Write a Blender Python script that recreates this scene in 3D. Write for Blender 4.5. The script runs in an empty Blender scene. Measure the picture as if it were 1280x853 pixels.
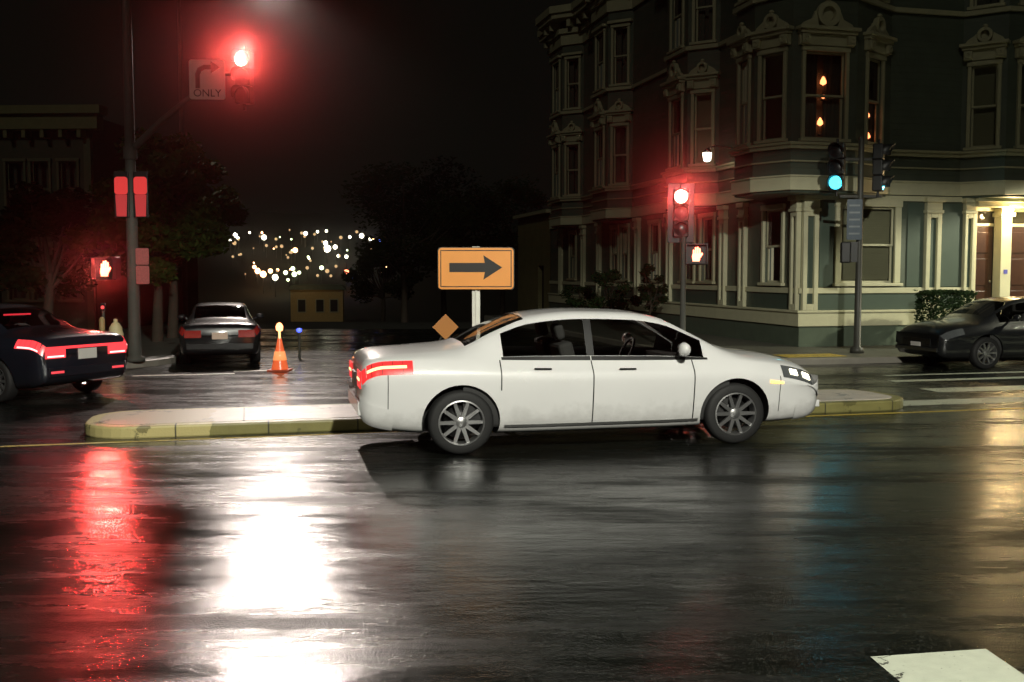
import bpy, bmesh, math, random
import numpy as np
from mathutils import Vector, Matrix

random.seed(7)
R = math.radians
scene = bpy.context.scene
COL = scene.collection

# ------------------------------------------------------------------ camera
CAM_H = 2.0
F = 1300.0                     # focal length in photo pixels (1280 wide)
PITCH = R(3.8)
cd = bpy.data.cameras.new('camera')
cd.sensor_width = 36.0
cd.lens = F / 1280 * 36.0
cd.clip_start = 0.05
cd.clip_end = 3000
cam = bpy.data.objects.new('camera', cd)
COL.objects.link(cam)
cam.location = (0, 0, CAM_H)
cam.rotation_euler = (R(90) - PITCH, 0, 0)
scene.camera = cam

# ------------------------------------------------------------------ night sky
world = bpy.data.worlds.new('World')
scene.world = world
world.use_nodes = True
wn = world.node_tree.nodes
wn['Background'].inputs['Color'].default_value = (0.95, 1.0, 0.72, 1)
wn['Background'].inputs['Strength'].default_value = 0.0026

scene.view_settings.view_transform = 'Standard'
scene.view_settings.look = 'None'
scene.view_settings.exposure = 0.0
scene.view_settings.gamma = 1.0
scene.view_settings.use_curve_mapping = False
cy = scene.cycles
cy.max_bounces = 6
cy.diffuse_bounces = 2
cy.glossy_bounces = 3
cy.transmission_bounces = 4
cy.transparent_max_bounces = 12
cy.volume_bounces = 0
cy.sample_clamp_indirect = 6.0
cy.caustics_reflective = False
cy.caustics_refractive = False
cy.use_denoising = True

# ------------------------------------------------------------------ lights
YAW = math.atan(325 / 1300.0)          # heading of the main street
CY, SY = math.cos(YAW), math.sin(YAW)
CORNER = Vector((7.2, 26.0, 0.0))      # corner of the painted house


def spot(name, loc, target, watts, color, cone, blend=0.3, radius=0.12, parent=None):
    l = bpy.data.lights.new(name, 'SPOT')
    l.energy = watts
    l.color = color
    l.spot_size = R(cone)
    l.spot_blend = blend
    l.shadow_soft_size = radius
    o = bpy.data.objects.new(name, l)
    COL.objects.link(o)
    o.location = loc
    d = Vector(target) - Vector(loc)
    o.rotation_euler = d.to_track_quat('-Z', 'Y').to_euler()
    return o


def point(name, loc, watts, color, radius=0.06):
    l = bpy.data.lights.new(name, 'POINT')
    l.energy = watts
    l.color = color
    l.shadow_soft_size = radius
    o = bpy.data.objects.new(name, l)
    COL.objects.link(o)
    o.location = loc
    return o


# very weak sun added as soft fill for the upper floors, from behind the camera
ml = bpy.data.lights.new('fill_sun', 'SUN')
ml.energy = 0.14
ml.angle = R(2.0)
ml.color = (1.0, 0.98, 0.80)
fill_sun = bpy.data.objects.new('fill_sun', ml)
COL.objects.link(fill_sun)
fill_sun.rotation_euler = (R(58), 0, R(-14))

LAMP_A = Vector((-8.9, 39.0, 12.9))    # tall lamp assumed from road glare, on left side street pavement, just above frame
LAMP_B = Vector((4.0, -4.0, 10.0))       # unseen street lamp added to light the crossing, on the pavement beside the photographer
spot('assumed_far_light', LAMP_A, LAMP_A + Vector((4.6, -20.5, -12.4)), 19000, (1.0, 0.86, 0.77), 30, 0.25, 0.26)
spot('added_near_light', LAMP_B, LAMP_B + Vector((0.0, 2.7, -10)), 19000, (1.0, 0.98, 0.85), 132, 0.10, 0.2)
LAMP_C = Vector((18.7, 23.2, 6.3))      # unseen lamp added right of the frame to light the house ground floor
spot('added_house_light', LAMP_C, LAMP_C + Vector((-1.0, 0.2, -8)), 5200, (1.0, 0.98, 0.72), 133, 0.14, 0.2)

# ------------------------------------------------------------------ helpers


def at(px, py, Z):
    """point of the world that stands at depth Z in the direction of photo pixel (px, py)"""
    xc = (px - 640) / F
    yc = (426.5 - py) / F
    d = Vector((xc, math.cos(PITCH) + yc * math.sin(PITCH), -math.sin(PITCH) + yc * math.cos(PITCH)))
    t = Z / d.y
    return Vector((d.x * t, Z, CAM_H + d.z * t))


def loc2w(x, y, z=0.0):
    """street frame (origin at the house corner, x along the main street) to world"""
    return Vector((CORNER.x + x * CY - y * SY, CORNER.y + x * SY + y * CY, z))


def nodes_of(m):
    m.use_nodes = True
    return m.node_tree.nodes, m.node_tree.links


def mat(name, color, rough=0.6, metal=0.0, var=0.15, scale=6.0, bump=0.0, bscale=40.0, coat=0.0, spec=0.5):
    m = bpy.data.materials.new(name)
    n, l = nodes_of(m)
    b = n['Principled BSDF']
    b.inputs['Roughness'].default_value = rough
    b.inputs['Metallic'].default_value = metal
    b.inputs['Coat Weight'].default_value = coat
    b.inputs['Coat Roughness'].default_value = 0.05
    b.inputs['Specular IOR Level'].default_value = spec
    tc = n.new('ShaderNodeTexCoord')
    if var > 0:
        nz = n.new('ShaderNodeTexNoise')
        nz.inputs['Scale'].default_value = scale
        nz.inputs['Detail'].default_value = 6
        l.new(tc.outputs['Object'], nz.inputs['Vector'])
        mx = n.new('ShaderNodeMix')
        mx.data_type = 'RGBA'
        mx.inputs[6].default_value = (*[c * (1 - var) for c in color], 1)
        mx.inputs[7].default_value = (*[min(1, c * (1 + var)) for c in color], 1)
        l.new(nz.outputs['Fac'], mx.inputs[0])
        l.new(mx.outputs[2], b.inputs['Base Color'])
    else:
        b.inputs['Base Color'].default_value = (*color, 1)
    if bump > 0:
        nb = n.new('ShaderNodeTexNoise')
        nb.inputs['Scale'].default_value = bscale
        nb.inputs['Detail'].default_value = 5
        l.new(tc.outputs['Object'], nb.inputs['Vector'])
        bp = n.new('ShaderNodeBump')
        bp.inputs['Strength'].default_value = bump
        bp.inputs['Distance'].default_value = 0.01
        l.new(nb.outputs['Fac'], bp.inputs['Height'])
        l.new(bp.outputs['Normal'], b.inputs['Normal'])
    return m


def emit(name, color, strength, base=(0.1, 0.1, 0.1)):
    m = bpy.data.materials.new(name)
    n, l = nodes_of(m)
    b = n['Principled BSDF']
    b.inputs['Base Color'].default_value = (*base, 1)
    b.inputs['Roughness'].default_value = 0.25
    b.inputs['Emission Color'].default_value = (*color, 1)
    b.inputs['Emission Strength'].default_value = strength
    return m


def glass_mat(name, tint=0.8, rough=0.02):
    m = bpy.data.materials.new(name)
    n, l = nodes_of(m)
    n.remove(n['Principled BSDF'])
    out = n['Material Output']
    t = n.new('ShaderNodeBsdfTransparent')
    t.inputs['Color'].default_value = (tint, tint, tint * 0.97, 1)
    g = n.new('ShaderNodeBsdfGlossy')
    g.inputs['Roughness'].default_value = rough
    g.inputs['Color'].default_value = (0.9, 0.9, 0.9, 1)
    fr = n.new('ShaderNodeFresnel')
    fr.inputs['IOR'].default_value = 1.5
    mx = n.new('ShaderNodeMixShader')
    l.new(fr.outputs[0], mx.inputs[0])
    l.new(t.outputs[0], mx.inputs[1])
    l.new(g.outputs[0], mx.inputs[2])
    l.new(mx.outputs[0], out.inputs['Surface'])
    return m


class MB:
    def __init__(self):
        self.v = []
        self.f = []
        self.s = []

    def add(self, verts, faces, smooth=False, M=None):
        o = len(self.v)
        for p in verts:
            p = Vector(p)
            self.v.append(tuple(M @ p) if M is not None else tuple(p))
        for f in faces:
            self.f.append(tuple(i + o for i in f))
            self.s.append(smooth)

    def box(self, x0, x1, y0, y1, z0, z1, M=None):
        x0, x1 = min(x0, x1), max(x0, x1)
        y0, y1 = min(y0, y1), max(y0, y1)
        z0, z1 = min(z0, z1), max(z0, z1)
        vs = [(x0, y0, z0), (x1, y0, z0), (x1, y1, z0), (x0, y1, z0),
              (x0, y0, z1), (x1, y0, z1), (x1, y1, z1), (x0, y1, z1)]
        fs = [(3, 2, 1, 0), (4, 5, 6, 7), (0, 1, 5, 4), (1, 2, 6, 5), (2, 3, 7, 6), (3, 0, 4, 7)]
        self.add(vs, fs, False, M)

    def tube(self, pts, radii, n=12, M=None, cap=True):
        pts = [Vector(p) for p in pts]
        if not isinstance(radii, (list, tuple)):
            radii = [radii] * len(pts)
        vs, fs = [], []
        up = None
        for i, p in enumerate(pts):
            d = (pts[min(i + 1, len(pts) - 1)] - pts[max(i - 1, 0)]).normalized()
            if up is None:
                up = Vector((0, 0, 1)) if abs(d.z) < 0.9 else Vector((1, 0, 0))
            a = d.cross(up).normalized()
            b = a.cross(d).normalized()
            up = b
            for k in range(n):
                t = 2 * math.pi * k / n
                vs.append(p + (a * math.cos(t) + b * math.sin(t)) * radii[i])
        for i in range(len(pts) - 1):
            for k in range(n):
                k2 = (k + 1) % n
                fs.append((i * n + k, i * n + k2, (i + 1) * n + k2, (i + 1) * n + k))
        self.add(vs, fs, True, M)
        if cap:
            o = len(vs)
            self.add([vs[k] for k in range(n)], [tuple(range(n))], False, M)
            self.add([vs[(len(pts) - 1) * n + k] for k in range(n)], [tuple(reversed(range(n)))], False, M)

    def lathe(self, prof, n=20, M=None, smooth=True, cap=True):
        vs, fs = [], []
        for r, z in prof:
            for k in range(n):
                t = 2 * math.pi * k / n
                vs.append((r * math.cos(t), r * math.sin(t), z))
        for i in range(len(prof) - 1):
            for k in range(n):
                k2 = (k + 1) % n
                fs.append((i * n + k, i * n + k2, (i + 1) * n + k2, (i + 1) * n + k))
        if cap:
            fs.append(tuple(reversed(range(n))))
            fs.append(tuple((len(prof) - 1) * n + k for k in range(n)))
        self.add(vs, fs, smooth, M)

    def prism(self, poly, y0, y1, M=None):
        """polygon in the x/z plane, extruded along y"""
        n = len(poly)
        vs = [(x, y0, z) for x, z in poly] + [(x, y1, z) for x, z in poly]
        fs = [tuple(range(n)), tuple(reversed(range(n, 2 * n)))]
        for k in range(n):
            k2 = (k + 1) % n
            fs.append((k, n + k, n + k2, k2))
        self.add(vs, fs, False, M)

    def slab(self, poly, z0, z1, M=None):
        """polygon in the x/y plane, extruded along z"""
        n = len(poly)
        vs = [(x, y, z0) for x, y in poly] + [(x, y, z1) for x, y in poly]
        fs = [tuple(reversed(range(n))), tuple(range(n, 2 * n))]
        for k in range(n):
            k2 = (k + 1) % n
            fs.append((k, k2, n + k2, n + k))
        self.add(vs, fs, False, M)

    def annulus(self, cx, cz, r0, r1, y0, y1, n=20, M=None):
        vs, fs = [], []
        for k in range(n):
            t = 2 * math.pi * k / n
            c, s = math.cos(t), math.sin(t)
            vs += [(cx + r0 * c, y0, cz + r0 * s), (cx + r1 * c, y0, cz + r1 * s),
                   (cx + r1 * c, y1, cz + r1 * s), (cx + r0 * c, y1, cz + r0 * s)]
        for k in range(n):
            a, b = k * 4, ((k + 1) % n) * 4
            for j in range(4):
                j2 = (j + 1) % 4
                fs.append((a + j, a + j2, b + j2, b + j))
        self.add(vs, fs, False, M)

    def disc(self, cx, cz, r, y0, y1, n=24, M=None):
        self.prism([(cx + r * math.cos(2 * math.pi * k / n), cz + r * math.sin(2 * math.pi * k / n))
                    for k in range(n)], y0, y1, M)

    def build(self, name, m, parent=None, bevel=0.0, loc=None, rz=None, sharp=None):
        me = bpy.data.meshes.new(name)
        me.from_pydata(self.v, [], self.f)
        me.polygons.foreach_set('use_smooth', self.s)
        bm = bmesh.new()
        bm.from_mesh(me)
        bmesh.ops.recalc_face_normals(bm, faces=bm.faces)
        bm.to_mesh(me)
        bm.free()
        if sharp:
            me.shade_smooth()
            me.set_sharp_from_angle(angle=R(sharp))
        me.materials.append(m)
        o = bpy.data.objects.new(name, me)
        COL.objects.link(o)
        if parent is not None:
            o.parent = parent
        if loc is not None:
            o.location = loc
        if rz is not None:
            o.rotation_euler = (0, 0, rz)
        if bevel > 0:
            b = o.modifiers.new('bevel', 'BEVEL')
            b.width = bevel
            b.segments = 2
            b.limit_method = 'ANGLE'
            b.angle_limit = R(40)
        return o


def tag(o, label=None, cat=None, group=None, kind=None):
    if label:
        o['label'] = label
    if cat:
        o['category'] = cat
    if group:
        o['group'] = group
    if kind:
        o['kind'] = kind
    return o


def empty(name, loc, rz=0.0):
    o = bpy.data.objects.new(name, None)
    o.empty_display_size = 0.2
    COL.objects.link(o)
    o.location = loc
    o.rotation_euler = (0, 0, rz)
    return o


# ------------------------------------------------------------------ materials
def siding(name, color, pitch=0.16):
    m = mat(name, color, 0.55, var=0.32, scale=1.6)
    n, l = m.node_tree.nodes, m.node_tree.links
    b = n['Principled BSDF']
    tc = n.new('ShaderNodeTexCoord')
    sp = n.new('ShaderNodeSeparateXYZ')
    l.new(tc.outputs['Object'], sp.inputs[0])
    dv = n.new('ShaderNodeMath')
    dv.operation = 'DIVIDE'
    dv.inputs[1].default_value = pitch
    l.new(sp.outputs['Z'], dv.inputs[0])
    fr = n.new('ShaderNodeMath')
    fr.operation = 'FRACT'
    l.new(dv.outputs[0], fr.inputs[0])
    bp = n.new('ShaderNodeBump')
    bp.inputs['Strength'].default_value = 0.8
    bp.inputs['Distance'].default_value = 0.02
    bp.invert = True
    l.new(fr.outputs[0], bp.inputs['Height'])
    l.new(bp.outputs['Normal'], b.inputs['Normal'])
    return m


M_SIDING = siding('clapboard_green', (0.085, 0.105, 0.075))
M_PANEL = mat('panel_green', (0.075, 0.105, 0.080), 0.5, var=0.12, scale=3)
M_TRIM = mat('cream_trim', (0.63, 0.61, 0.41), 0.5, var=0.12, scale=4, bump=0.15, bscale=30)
M_TRIMDK = mat('shaded_trim', (0.42, 0.40, 0.25), 0.55, var=0.15, scale=4)  # cream trim colour darkened where less light reaches the house
M_FOUND = mat('foundation_render', (0.10, 0.13, 0.09), 0.8, var=0.25, scale=3, bump=0.3)
M_BLIND = mat('blind', (0.40, 0.40, 0.26), 0.8, var=0.06)
M_CURT = mat('curtain', (0.10, 0.10, 0.08), 0.9, var=0.2)
M_DARK = mat('dark_void', (0.012, 0.012, 0.012), 0.8, var=0.1)
M_GLASS = glass_mat('window_glass', 0.85)
M_DOOR = mat('brown_door', (0.045, 0.018, 0.010), 0.35, var=0.3, scale=8, coat=0.3)
M_ISLAND = mat('island_concrete', (0.52, 0.48, 0.42), 0.35, var=0.25, scale=3, bump=0.3, bscale=50)
M_CONC = mat('wet_concrete', (0.30, 0.28, 0.24), 0.42, var=0.25, scale=3, bump=0.35, bscale=60)
M_PAVE = mat('wet_pavement', (0.13, 0.13, 0.11), 0.45, var=0.3, scale=2, bump=0.3, bscale=50)
M_KERB = mat('olive_kerb_paint', (0.22, 0.20, 0.07), 0.5, var=0.35, scale=6, bump=0.3)
M_YELLOW = mat('yellow_paint', (0.62, 0.45, 0.08), 0.5, var=0.25, scale=8, bump=0.2)
M_WHITEP = mat('white_road_paint', (0.42, 0.45, 0.36), 0.45, var=0.18, scale=12, bump=0.25, bscale=120)
def worn(m):
    n, l = m.node_tree.nodes, m.node_tree.links
    pb_ = n['Principled BSDF']
    src = pb_.inputs['Base Color'].links[0].from_socket
    tc = n.new('ShaderNodeTexCoord')
    wn_ = n.new('ShaderNodeTexNoise')
    wn_.inputs['Scale'].default_value = 3
    wn_.inputs['Detail'].default_value = 6
    l.new(tc.outputs['Object'], wn_.inputs['Vector'])
    av = n.new('ShaderNodeVectorMath')
    av.operation = 'ADD'
    l.new(tc.outputs['Object'], av.inputs[0])
    l.new(wn_.outputs['Color'], av.inputs[1])
    vo = n.new('ShaderNodeTexVoronoi')
    vo.feature = 'DISTANCE_TO_EDGE'
    vo.inputs['Scale'].default_value = 1.4
    l.new(av.outputs[0], vo.inputs['Vector'])
    lt = n.new('ShaderNodeMath')
    lt.operation = 'LESS_THAN'
    lt.inputs[1].default_value = 0.010
    l.new(vo.outputs['Distance'], lt.inputs[0])
    sp = n.new('ShaderNodeTexNoise')
    sp.inputs['Scale'].default_value = 45
    sp.inputs['Detail'].default_value = 7
    l.new(tc.outputs['Object'], sp.inputs['Vector'])
    gt = n.new('ShaderNodeMath')
    gt.operation = 'GREATER_THAN'
    gt.inputs[1].default_value = 0.70
    l.new(sp.outputs['Fac'], gt.inputs[0])
    mxm = n.new('ShaderNodeMath')
    mxm.operation = 'MAXIMUM'
    l.new(lt.outputs[0], mxm.inputs[0])
    l.new(gt.outputs[0], mxm.inputs[1])
    mx = n.new('ShaderNodeMix')
    mx.data_type = 'RGBA'
    l.new(mxm.outputs[0], mx.inputs[0])
    l.new(src, mx.inputs[6])
    mx.inputs[7].default_value = (0.04, 0.04, 0.035, 1)
    l.new(mx.outputs[2], pb_.inputs['Base Color'])


worn(M_WHITEP)
worn(M_YELLOW)
M_STEEL = mat('galvanised_steel', (0.085, 0.088, 0.075), 0.7, metal=0.0, var=0.2, scale=8)
M_POLE = mat('dark_pole_paint', (0.055, 0.055, 0.045), 0.5, var=0.25, scale=5)
M_HOUSING = mat('signal_housing', (0.012, 0.014, 0.013), 0.45, var=0.1)
M_BLACK = mat('black_plastic', (0.008, 0.008, 0.008), 0.4, var=0.1)
M_RUBBER = mat('tyre_rubber', (0.012, 0.012, 0.012), 0.7, var=0.2, bump=0.3)
M_RIM = mat('alloy_rim', (0.55, 0.55, 0.55), 0.3, metal=0.9, var=0.1)
M_CHROME = mat('chrome', (0.75, 0.75, 0.76), 0.12, metal=1.0, var=0.0)
M_SEAT = mat('seat_fabric', (0.05, 0.05, 0.05), 0.85, var=0.2)
M_LINING = mat('car_lining', (0.04, 0.04, 0.04), 0.8, var=0.1)
M_CARGLASS = glass_mat('car_glass', 0.78)
M_PLATE = mat('licence_plate', (0.72, 0.70, 0.66), 0.4, var=0.05)
M_ORANGE = mat('sign_orange', (0.90, 0.36, 0.075), 0.45, var=0.06, scale=5)
M_SIGNW = mat('sign_white', (0.70, 0.70, 0.66), 0.4, var=0.08)
M_SIGNBLK = mat('sign_black', (0.012, 0.010, 0.008), 0.5, var=0.0)
M_LEAF = None


def leaf_mat(name, c):
    m = mat(name, c, 0.9, var=0.5, scale=0.9, spec=0.08)
    return m


M_LEAF_DARK = leaf_mat('leaf_dark', (0.022, 0.032, 0.012))
M_LEAF_OLIVE = leaf_mat('leaf_olive', (0.045, 0.065, 0.014))
M_HEDGE = leaf_mat('leaf_hedge', (0.020, 0.040, 0.014))
M_BARK = mat('bark', (0.06, 0.045, 0.03), 0.85, var=0.3, bump=0.6, bscale=15)


def asphalt():
    m = bpy.data.materials.new('wet_asphalt')
    n, l = nodes_of(m)
    b = n['Principled BSDF']
    tc = n.new('ShaderNodeTexCoord')

    def noise(scale, detail=4, rough=0.55, stretch=None):
        nz = n.new('ShaderNodeTexNoise')
        nz.inputs['Scale'].default_value = scale
        nz.inputs['Detail'].default_value = detail
        nz.inputs['Roughness'].default_value = rough
        if stretch:
            mp = n.new('ShaderNodeMapping')
            mp.inputs['Rotation'].default_value = (0, 0, -YAW)
            mp.inputs['Scale'].default_value = stretch
            l.new(tc.outputs['Object'], mp.inputs['Vector'])
            l.new(mp.outputs[0], nz.inputs['Vector'])
        else:
            l.new(tc.outputs['Object'], nz.inputs['Vector'])
        return nz.outputs['Fac']

    def ramp(src, p0, p1, c0, c1):
        r = n.new('ShaderNodeMapRange')
        r.inputs['From Min'].default_value = p0
        r.inputs['From Max'].default_value = p1
        r.inputs['To Min'].default_value = c0
        r.inputs['To Max'].default_value = c1
        l.new(src, r.inputs['Value'])
        return r.outputs[0]

    wear = noise(0.75, 9, 0.70, (0.30, 1.3, 1))       # long patches along the wheel tracks
    patch = noise(2.2, 8, 0.68, (0.40, 1.5, 1))
    fine = noise(28, 3, 0.6)
    coarse = noise(3.6, 5, 0.60, (0.50, 1.5, 1))
    aggregate = n.new('ShaderNodeTexVoronoi')
    aggregate.inputs['Scale'].default_value = 85
    l.new(tc.outputs['Object'], aggregate.inputs['Vector'])

    # colour: dark wet asphalt, a little lighter where worn
    mx = n.new('ShaderNodeMix')
    mx.data_type = 'RGBA'
    mx.inputs[6].default_value = (0.0022, 0.0028, 0.0022, 1)
    mx.inputs[7].default_value = (0.0065, 0.0078, 0.0062, 1)
    l.new(ramp(wear, 0.35, 0.68, 0, 1), mx.inputs[0])
    st = n.new('ShaderNodeMix')          # single pale stones in the mix
    st.data_type = 'RGBA'
    cs = n.new('ShaderNodeSeparateColor')
    l.new(aggregate.outputs['Color'], cs.inputs[0])
    l.new(ramp(cs.outputs[0], 0.80, 1.0, 0.0, 0.8), st.inputs[0])
    l.new(mx.outputs[2], st.inputs[6])
    st.inputs[7].default_value = (0.035, 0.035, 0.03, 1)
    l.new(st.outputs[2], b.inputs['Base Color'])
    # wetness: film of water (smooth) against drained stone (rough)
    add = n.new('ShaderNodeMath')
    add.operation = 'ADD'
    l.new(ramp(wear, 0.44, 0.60, 0.18, 0.32), add.inputs[0])
    l.new(ramp(patch, 0.40, 0.62, -0.03, 0.07), add.inputs[1])
    l.new(add.outputs[0], b.inputs['Roughness'])
    # water film is thinner where drained, so less gloss there
    l.new(ramp(wear, 0.45, 0.58, 0.80, 0.06), b.inputs['Specular IOR Level'])
    # relief
    h1 = n.new('ShaderNodeMath')
    h1.operation = 'MULTIPLY_ADD'
    h1.inputs[1].default_value = 0.9
    l.new(fine, h1.inputs[0])
    l.new(aggregate.outputs['Distance'], h1.inputs[2])
    bp = n.new('ShaderNodeBump')
    bp.inputs['Distance'].default_value = 0.003
    l.new(ramp(wear, 0.42, 0.62, 0.20, 0.50), bp.inputs['Strength'])
    l.new(h1.outputs[0], bp.inputs['Height'])
    bp2 = n.new('ShaderNodeBump')
    bp2.inputs['Strength'].default_value = 0.34
    bp2.inputs['Distance'].default_value = 0.016
    l.new(coarse, bp2.inputs['Height'])
    l.new(bp.outputs['Normal'], bp2.inputs['Normal'])
    l.new(bp2.outputs['Normal'], b.inputs['Normal'])
    return m


M_ASPHALT = asphalt()
M_SOIL = mat('dark_hillside', (0.020, 0.022, 0.012), 0.9, var=0.5, scale=0.05)

# ------------------------------------------------------------------ ground and terrain


def hz(X, Y):
    """terrain height: flat crossing, the side street dips, a hill rises beyond"""
    def ss(a, b, t):
        t = min(1, max(0, (t - a) / (b - a)))
        return t * t * (3 - 2 * t)
    z = -3.4 * ss(36, 105, Y)
    z += 24.0 * ss(120, 330, Y) + 0.8 * math.sin(X * 0.05 + 1) * ss(120, 200, Y)
    return z


def terrain():
    xs = list(range(-320, -39, 20)) + list(range(-30, 31, 6)) + list(range(40, 321, 20))
    ys = [-40, -10, 10, 30, 36, 40, 44, 48] + list(range(52, 340, 8))
    b = MB()
    vs = [(x, y, hz(x, y) - 0.02) for y in ys for x in xs]
    nx = len(xs)
    fs = [(j * nx + i, j * nx + i + 1, (j + 1) * nx + i + 1, (j + 1) * nx + i)
          for j in range(len(ys) - 1) for i in range(nx - 1)]
    b.add(vs, fs, True)
    o = b.build('ground', M_SOIL)
    tag(o, kind='structure')


terrain()

b = MB()
pts = []
b.slab([(-60, -30), (60, -30), (60, 36.5), (-60, 36.5)], -0.015, 0.0)
tag(b.build('road', M_ASPHALT), kind='structure')


def arc(cx, cy_, r, a0, a1, n=8):
    return [(cx + r * math.cos(R(a0 + (a1 - a0) * k / n)), cy_ + r * math.sin(R(a0 + (a1 - a0) * k / n))) for k in range(n + 1)]


def struct_slab(name, poly_local, z0, z1, m, bevel=0.02):
    b = MB()
    b.slab([tuple(loc2w(x, y)[:2]) for x, y in poly_local], z0, z1)
    o = b.build(name, m, bevel=bevel)
    tag(o, kind='structure')
    return o


# pavements round the house (right) and on the far left corner, with kerb stones
right_poly = arc(-1.2, -0.9, 2.3, 180, 270) + [(34, -3.2), (34, 20.5), (-3.5, 20.5)]
struct_slab('pavement', right_poly, -0.7, 0.13, M_PAVE)
kerb_r = arc(-1.2, -0.9, 2.45, 180, 270) + [(34, -3.35), (34, -3.202)] + list(reversed(arc(-1.2, -0.9, 2.302, 180, 270))) + [(-3.502, 20), (-3.65, 20)]
struct_slab('kerb', kerb_r, -0.7, 0.135, M_CONC, 0.015)
left_poly = [(-50, -1.0), (-17.2, -1.0)] + arc(-17.2, 1.2, 2.2, 270, 360) + [(-15.0, 20), (-50, 20)]
struct_slab('pavement', left_poly, -0.7, 0.13, M_PAVE)
kerb_l = [(-50, -1.15), (-17.2, -1.15)] + arc(-17.2, 1.2, 2.35, 270, 360) + [(-14.85, 20), (-14.998, 20)] + list(reversed(arc(-17.2, 1.2, 2.202, 270, 360))) + [(-50, -1.002)]
struct_slab('kerb', kerb_l, -0.7, 0.135, M_CONC, 0.015)
# yellow tactile ramp at the corner of the house
pr = at(1012, 451, 23.2)
b = MB()
M4 = Matrix.Translation((pr.x, pr.y, 0)) @ Matrix.Rotation(YAW, 4, 'Z')
b.box(-0.72, 0.72, -0.33, 0.36, 0.10, 0.139, M4)
for i in range(9):
    for j in range(4):
        b.lathe([(0.022, 0.1385), (0.016, 0.146)], 8, M4 @ Matrix.Translation((-0.62 + i * 0.155, -0.2 + j * 0.155, 0)))
tag(b.build('tactile_ramp', M_YELLOW), kind='structure')

# traffic island (median)
A = Vector((-5.16, 12.25, 0))
Bm = Vector((5.95, 15.05, 0))
du = (Bm - A).normalized()
dv = Vector((-du.y, du.x, 0))
L_is = (Bm - A).length


def isl(a, c):
    p = A + du * a + dv * c
    return (p.x, p.y)


def capsule(inset, r0=0.6, W=1.6):
    out = []
    for k in range(9):
        t = R(270 + 90 * k / 8)
        out.append((L_is - r0 + (r0 - inset) * math.cos(t), r0 + (r0 - inset) * math.sin(t)))
    for k in range(9):
        t = R(90 * k / 8)
        out.append((L_is - r0 + (r0 - inset) * math.cos(t), W - r0 + (r0 - inset) * math.sin(t)))
    for k in range(9):
        t = R(90 + 90 * k / 8)
        out.append((r0 + (r0 - inset) * math.cos(t), W - r0 + (r0 - inset) * math.sin(t)))
    for k in range(9):
        t = R(180 + 90 * k / 8)
        out.append((r0 + (r0 - inset) * math.cos(t), r0 + (r0 - inset) * math.sin(t)))
    return [isl(a, c) for a, c in out]


def island_mat(name, base, nose, pitch, joint):
    m = mat(name, base, 0.4, var=0.3, scale=5, bump=0.35, bscale=45)
    n, l = m.node_tree.nodes, m.node_tree.links
    pb_ = n['Principled BSDF']
    src = pb_.inputs['Base Color'].links[0].from_socket
    tc = n.new('ShaderNodeTexCoord')
    mp = n.new('ShaderNodeMapping')
    mp.vector_type = 'TEXTURE'
    mp.inputs['Location'].default_value = (A.x, A.y, 0)
    mp.inputs['Rotation'].default_value = (0, 0, math.atan2(du.y, du.x))
    l.new(tc.outputs['Object'], mp.inputs['Vector'])
    sp = n.new('ShaderNodeSeparateXYZ')
    l.new(mp.outputs[0], sp.inputs[0])

    def mth(op, a, v):
        q = n.new('ShaderNodeMath')
        q.operation = op
        l.new(a, q.inputs[0])
        q.inputs[1].default_value = v
        return q.outputs[0]

    def mixc(fac, c1, c2):
        q = n.new('ShaderNodeMix')
        q.data_type = 'RGBA'
        l.new(fac, q.inputs[0])
        l.new(c1, q.inputs[6])
        q.inputs[7].default_value = (*c2, 1)
        return q.outputs[2]
    wob = n.new('ShaderNodeTexNoise')
    wob.inputs['Scale'].default_value = 4
    wob.inputs['Detail'].default_value = 5
    l.new(tc.outputs['Object'], wob.inputs['Vector'])
    wx = n.new('ShaderNodeMath')
    wx.operation = 'MULTIPLY_ADD'
    wx.inputs[1].default_value = 0.5
    l.new(wob.outputs['Fac'], wx.inputs[0])
    l.new(sp.outputs['X'], wx.inputs[2])
    c = mixc(mth('LESS_THAN', wx.outputs[0], 1.75), src, nose)
    # scuffs from tyres
    sc_ = n.new('ShaderNodeTexNoise')
    sc_.inputs['Scale'].default_value = 2.2
    sc_.inputs['Detail'].default_value = 8
    sc_.inputs['Roughness'].default_value = 0.7
    l.new(mp.outputs[0], sc_.inputs['Vector'])
    c = mixc(mth('MULTIPLY', mth('GREATER_THAN', sc_.outputs['Fac'], 0.60), 0.65), c, tuple(x * 0.25 for x in base))
    fr = mth('FRACT', mth('DIVIDE', sp.outputs['X'], pitch), 0)
    c = mixc(mth('MULTIPLY', mth('LESS_THAN', fr, joint / pitch), 0.85), c, (0.03, 0.03, 0.025))
    l.new(c, pb_.inputs['Base Color'])
    return m


M_KERB = island_mat('island_kerb_paint', (0.24, 0.22, 0.08), (0.58, 0.50, 0.22), 1.1, 0.02)
M_ISLAND = island_mat('island_slab', (0.62, 0.56, 0.49), (0.55, 0.46, 0.32), 1.9, 0.025)
b = MB()
b.slab(capsule(0.0), -0.01, 0.145)
tag(b.build('traffic_island_kerb', M_KERB, bevel=0.025), kind='structure')
b = MB()
b.slab(capsule(0.16), 0.10, 0.152)
tag(b.build('traffic_island', M_ISLAND, bevel=0.01), kind='structure')


def road_mark(name, poly_w, m, z=0.004):
    b = MB()
    b.add([(x, y, z) for x, y in poly_w], [tuple(range(len(poly_w)))])
    tag(b.build(name, m), kind='structure')


def gpix(px, py):
    # ground point seen at a photo pixel
    d = at(px, py, 1.0) - Vector((0, 0, CAM_H))
    t = -CAM_H / d.z
    return (d.x * t, d.y * t)


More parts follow.
